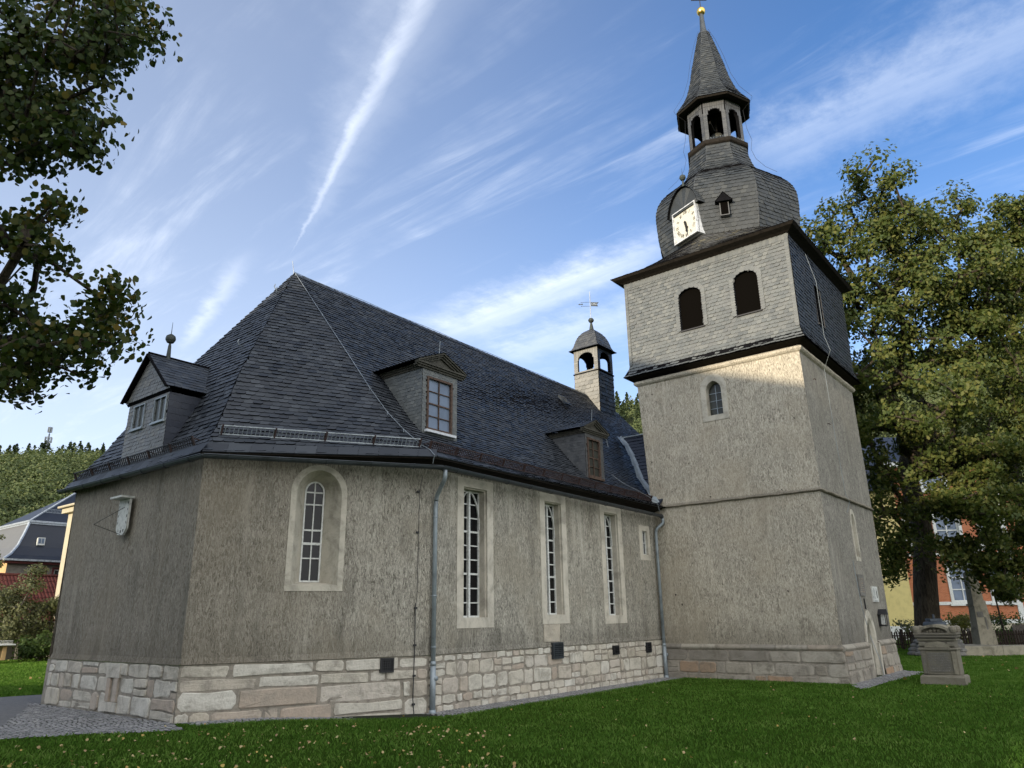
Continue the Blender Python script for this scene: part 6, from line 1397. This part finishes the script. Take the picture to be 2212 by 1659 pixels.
for w_ in wl_:
    g = MB(); frame_ring(g, rect(*w_), scale_loop(rect(*w_), .08), Fy, -.05); bars(g, Fy, w_[0], w_[1], w_[2], w_[3], 3, 2, -.06, .06); wo = g.build('window', 'white', yh); g = MB(); g.poly([Fy(*p_, -.08) for p_ in rect(*w_)]); g.build('pane', 'glass', wo)
g = MB(); g.add([Fy(y0_-.4, 10.1, .5), Fy(y1_+.4, 10.1, .5), Fy(y1_+.4, 13.4, -4), Fy(y0_-.4, 13.4, -4), Fy(y1_+.4, 10.1, -8.5), Fy(y0_-.4, 10.1, -8.5)], [(0, 1, 2, 3), (3, 2, 4, 5)]); g.build('roof', 'navy', yh)
# unseen house added at the left, its gable shaped to cast the evening shadow
gh = thing('gabled_house', (-28, 12, 0), 'tall gabled house added out of view at the left to shade the church', 'house'); 
def shz(y): return 14.25+(y-5.14)*.36
g = MB(); gx = -24.0; F = plane((gx, 0, 0), (0, 1, 0), (1, 0, 0)); yr0, yr1 = 0.6, 24.8; ya = 12.4
prof = [(yr0, 0), (yr1, 0), (yr1, 7.2), (ya, shz(ya)), (yr0, shz(yr0))]
g.prism(prof, F, 0, -14); g.build('wall', 'cream', gh)
g = MB()
for (a, c) in (((yr0-.4, shz(yr0-.4)), (ya, shz(ya))), ((ya, shz(ya)), (yr1+.4, 6.9))):
    g.add([F(a[0], a[1]+.02, .5), F(c[0], c[1]+.02, .5), F(c[0], c[1]+.02, -14.5), F(a[0], a[1]+.02, -14.5), F(a[0], a[1]-.13, .5), F(c[0], c[1]-.13, .5), F(c[0], c[1]-.13, -14.5), F(a[0], a[1]-.13, -14.5)], [(0, 1, 2, 3), (4, 7, 6, 5), (0, 4, 5, 1), (2, 6, 7, 3), (0, 3, 7, 4)])
g.build('roof', 'tile', gh)
for yy in (0, 4, 8, 12, 16, 20):
    for zz in (1.5, 5, 8.2):
        w_ = rect(yy, yy+1.1, zz, zz+1.6); g = MB(); frame_ring(g, w_, scale_loop(w_, .09), F, .03); wo = g.build('window', 'white', gh); g = MB(); g.poly([F(*p_, .012) for p_ in w_]); g.build('pane', 'glass', wo)
vc = blob(-15, -2.2, 11.5, 4.6, 4.6, 5.6, 110, .2)  # unseen tree added to dapple the sun beyond the tower
make_tree('added_shade_tree', 'large loose-crowned tree added out of view to dapple the light', 'tree', (-15, -2.2, .17), [(-15, -2.2, .1), (-15, -2.2, 3), (-14.9, -2.1, 6), (-14.9, -2.1, 8)], .35, vc, .95, 120, .26, OAKL, 'oakleaf')
hc = [(-9+random.uniform(-.3, .3), -13+i*.9, .8+1.1*j+random.uniform(-.3, .3)) for i in range(26) for j in range(6)]  # unseen hedge added to keep low sun off the lawn
make_tree('hedge', 'tall clipped hedge added out of view to shade the lawn', 'hedge', (-9, 1.5, .17), [(-9, 1.5, .1), (-9, 1.5, 1), (-9, 1.5, 2)], .1, hc, .85, 170, .20, QUAD, 'hedge', 'bark_grey')

# ------------------------------------------------------------------ fence, stones, table
f0, f1 = at(1915, 1403), at(2260, 1399); fd = (f1-f0).normalized(); fL = (f1-f0).length; fn_ = Vector((fd.y, -fd.x, 0)); fn_ = fn_ if fn_.x < 0 else -fn_
M['fencewood'] = flat('dark_fence_wood', (0.045, 0.032, 0.025), .9, .2, 0, .2, 12); M['fencegrey'] = flat('grey_fence_wood', (0.16, 0.14, 0.12), .9, .2, 0, .2, 12)
fe = thing('picket_fence', tuple(f0), 'dark brown picket fence behind the oak and the monument', 'fence')
n = int(fL/.125); g = MB()
for i in range(n):
    p_ = f0+fd*(.125*i)+fn_*.03; h_ = .86+random.uniform(-.03, .03); g.prism([(-.035, .06), (.035, .06), (.035, h_-.04), (0, h_), (-.035, h_-.04)], plane(p_, fd, fn_), 0, .022)
g.build('pickets', 'fencewood', fe)
for z in (.2, .62): g = MB(); g.box((0, z, -.03), (fL, z+.07, 0), plane(f0, fd, fn_)); g.build('rail', 'fencewood', fe)
for i in range(7):
    g = MB(); s = .9+i*fL/7; g.box((s-.06, 0, -.12), (s+.06, .98, .0), plane(f0, fd, fn_)); g.build('post', 'fencewood' if i % 2 == 0 else 'fencegrey', fe)
# board fence at the right edge
f2, f3 = at(2192, 1398), at(2330, 1397); bd_ = (f3-f2).normalized(); bn_ = Vector((bd_.y, -bd_.x, 0)); bn_ = bn_ if bn_.x < 0 else -bn_
bf = thing('board_fence', tuple(f2), 'grey closed board fence at the right edge', 'fence'); g = MB(); n = int((f3-f2).length/.16)
for i in range(n): p_ = f2+bd_*(.16*i)+bn_*.4; g.box((-.075, .02, 0), (.075, 1.12+random.uniform(-.03, .03), .025), plane(p_, bd_, bn_))
g.build('boards', 'fencegrey', bf); g = MB(); [g.box((0, z, .38), ((f3-f2).length, z+.08, .40), plane(f2, bd_, bn_)) for z in (.2, .9)]; g.build('rail', 'fencegrey', bf)
def bevbox(mb, F, s0, s1, z0, z1, d0, d1, b_=.02, j=.006):
    rr = lambda: random.uniform(-j, j)
    pts = []
    for zz, k in ((z0, b_), (z0+b_, 0), (z1-b_, 0), (z1, b_)):
        for (a, c) in ((s0+k, d0+k), (s1-k, d0+k), (s1-k, d1-k), (s0+k, d1-k)): pts.append(F(a+rr(), zz+rr(), c+rr()))
    mb.add(pts, [(j_*4+i, j_*4+(i+1) % 4, (j_+1)*4+(i+1) % 4, (j_+1)*4+i) for j_ in range(3) for i in range(4)]+[(0, 3, 2, 1), (12, 13, 14, 15)])
# foremost grave monument
gm = Vector((23.75, 4.15, 0)); Fg = plane(gm, (0, -1, 0), (-1, 0, 0))
gr = thing('grave_monument', tuple(gm), 'weathered sandstone grave monument with curved pediment nearest the tower', 'gravestone')
g = MB(); bevbox(g, Fg, -.54, .54, -.1, .24, -.50, .28, .05, .02); g.build('base', 'graves', gr)
g = MB(); bevbox(g, Fg, -.43, .43, .24, .86, -.40, .20, .015)
for a in (-.36, .36): bevbox(g, Fg, a-.05, a+.05, .26, .85, .18, .235, .01)
bevbox(g, Fg, -.29, .29, .30, .80, .19, .215, .01)
g.build('body', 'graves', gr)
g = MB(); bevbox(g, Fg, -.46, .46, .86, .92, -.42, .25, .015); bevbox(g, Fg, -.42, .42, .92, 1.10, -.38, .20, .015)
ar = [(-.30, .93)]+[(-.30*math.cos(t), .93+.16*math.sin(t)) for t in [PI*k/10 for k in range(11)]]+[(.30, .93)]; g.prism(ar[1:-1], Fg, .18, .26)
for s in (-.34, .34): bevbox(g, Fg, s-.09, s+.09, .96, 1.08, .18, .25, .02, .008)
bevbox(g, Fg, -.46, .46, 1.10, 1.17, -.42, .25, .02); bevbox(g, Fg, -.50, .50, 1.17, 1.25, -.46, .30, .02); bevbox(g, Fg, -.52, .52, 1.25, 1.31, -.48, .32, .015)
g.build('cornice', 'graves', gr)
g = MB(); n = 14; up_ = [(-.40*math.cos(PI*k/n), 1.30+.22*math.sin(PI*k/n)) for k in range(n+1)]; lo_ = [(-.33*math.cos(PI*k/n), 1.30+.15*math.sin(PI*k/n)) for k in range(n+1)]
for k in range(n):
    a, c, e, f = up_[k], up_[k+1], lo_[k+1], lo_[k]; g.add([Fg(*a, .30), Fg(*c, .30), Fg(*e, .30), Fg(*f, .30), Fg(*a, -.45), Fg(*c, -.45), Fg(*e, -.45), Fg(*f, -.45)], [(0, 1, 2, 3), (0, 4, 5, 1), (3, 2, 6, 7), (4, 7, 6, 5)])
g.tess([lo_], Fg, .16)
for (s, z, r_) in ((-.1, 1.35, .05), (0, 1.37, .06), (.1, 1.35, .05), (.18, 1.33, .035), (-.18, 1.33, .035)): g.lathe(tuple(Fg(s, z, .18)), [(.01, -r_), (r_*.8, -r_*.5), (r_, 0), (r_*.8, r_*.5), (.01, r_)], 8)
g.build('pediment', 'graves', gr)
for s, d in ((-.44, .24), (.44, .24), (.45, -.38), (-.44, -.38)):
    g = MB(); g.lathe(tuple(Fg(s, 1.39, d)), [(.04, -.09), (.08, -.07), (.10, -.0), (.09, .06), (.05, .09), (.01, .10)], 9); g.build('acroterion', 'graves', gr)
g = MB()
for k in range(11):
    z = .77-k*.042; x = -.24
    while x < .22:
        l = random.uniform(.015, .05); g.box((x, z-.010, .216), (x+l, z+.008, .219), Fg); x += l+.012
g.build('carved_letters', 'greystone', gr)
# bell memorial
bp = at(2031, 1416); bm2 = thing('bell_memorial', tuple(bp), 'big grey steel bell set on a rubble stone base before the oak', 'memorial')
M['steel'] = flat('grey_cast_steel', (0.10, 0.115, 0.135), .6, .4, .3, .15, 4)
g = MB(); bz = .62; c = (bp.x+.0, bp.y, bz); g.lathe(c, [(.62, 0), (.60, .05), (.55, .16), (.51, .34), (.50, .36), (.49, .50), (.485, .52), (.47, .66), (.45, .74), (.40, .79), (.26, .80)], 28); o = g.build('bell', 'steel', bm2, smooth=False)
Fm = plane((bp.x, bp.y, 0), sb_, nb); g = MB(); bevbox(g, Fm, -.27, .27, bz+.80, bz+.92, -.2, .2, .01); bevbox(g, Fm, -.02, .03, bz+.92, bz+1.10, -.05, .05, .005); g.build('bell_crown', 'steel', bm2)
g = MB(); R_ = random.Random(5); 
for lv_ in range(4):
    rr = 1.08-.10*lv_; n = 12-lv_
    for k in range(n):
        a = 2*PI*(k+.5*(lv_ % 2))/n; x, y = bp.x+rr*math.cos(a)*.9, bp.y+rr*math.sin(a)*.9; s = R_.uniform(.26, .36)
        g.lathe((x, y, .08+lv_*.16), [(.02, -.13), (s*.7, -.11), (s, -.02), (s*.95, .06), (s*.6, .12), (.02, .13)], 7, rot=R_.random()*3)
g.lathe((bp.x, bp.y, 0), [(.9, -.1), (.85, .35), (.66, .62)], 12); g.build('rubble_base', 'greystone', bm2)
# war memorial pillar on its kerbed plinth
pp_ = at(2126, 1408); wm = thing('memorial_pillar', tuple(pp_), 'tall pale stone pillar of cross plan rising from a low stone kerb', 'memorial')
Fp = plane((pp_.x, pp_.y, 0), sb_, nb)
def taper(mb, F, w0, w1, dp0, dp1, z0, z1, s=0.0, dd=0.0):
    mb.add([F(s-w0, z0, dd-dp0), F(s+w0, z0, dd-dp0), F(s+w0, z0, dd+dp0), F(s-w0, z0, dd+dp0), F(s-w1, z1, dd-dp1), F(s+w1, z1, dd-dp1), F(s+w1, z1, dd+dp1), F(s-w1, z1, dd+dp1)], [(0, 3, 2, 1), (4, 5, 6, 7), (0, 1, 5, 4), (1, 2, 6, 5), (2, 3, 7, 6), (3, 0, 4, 7)])
M['palestone'] = stonemat('pale_limestone', [(0.30, 0.27, 0.20), (0.34, 0.31, 0.24)], scale=1, bs=.3)
g = MB(); taper(g, Fp, .32, .30, .32, .30, .3, 1.0, -.10, .25); taper(g, Fp, .28, .24, .28, .24, 1.0, 2.05, -.10, .25); taper(g, Fp, .34, .30, .3, .3, .3, .95, .33, -.2); taper(g, Fp, .29, .22, .28, .22, .95, 2.3, .30, -.2); g.build('shaft', 'palestone', wm)
g = MB(); taper(g, Fp, .30, .30, .30, .30, 2.05, 2.15, -.08, .22); taper(g, Fp, .24, .20, .24, .20, 2.15, 3.6, -.08, .2); taper(g, Fp, .20, .16, .2, .15, 2.3, 3.5, .26, -.2); g.build('upper_shaft', 'palestone', wm)
g = MB(); g.box((-.30, 1.55, .52), (-.02, 1.80, .545), Fp); g.box((.02, 1.0, .50), (.10, 1.55, .53), Fp); g.build('inscription_panel', 'greystone', wm)
kL = at(2088, 1418); g = MB(); kd = sb_
for k in range(4):
    s = 0+k*1.62; bevbox(g, plane((kL.x, kL.y, 0), kd, nb), s, s+1.6, -.1, .40, -2.2 if k in (0,) else -.35, .0, .03, .01)
bevbox(g, plane((kL.x, kL.y, 0), kd, nb), .1, 6.3, -.1, .34, -2.2, -.36, .02); g.build('kerb', 'palestone', wm)
# table tennis table at the left edge
tp = at(2, 1427, .17); tt = thing('tennis_table', tuple(tp), 'outdoor table tennis table with a white net cut off by the left edge', 'table'); Ft = plane((tp.x, tp.y, .17), (1, 0, 0), (0, -1, 0))
g = MB(); bevbox(g, Ft, -1.9, .55, .70, .78, -1.5, 0, .02, .001); g.build('table_top', 'white', tt)
for s in (-1.4, .1):
    g = MB(); bevbox(g, Ft, s-.05, s+.14, 0, .70, -1.3, -.2, .01, .001); g.build('leg', 'orange_render', tt)
g = MB(); g.box((-1.9, .78, -.76), (.62, .80, -.72), Ft); g.box((-1.9, .93, -.76), (.62, .95, -.72), Ft); [g.box((-1.9+i*.06, .8, -.745), (-1.885+i*.06, .93, -.735), Ft) for i in range(43)]; g.build('net', 'white', tt)
# grass-edge paving slab by the cream house
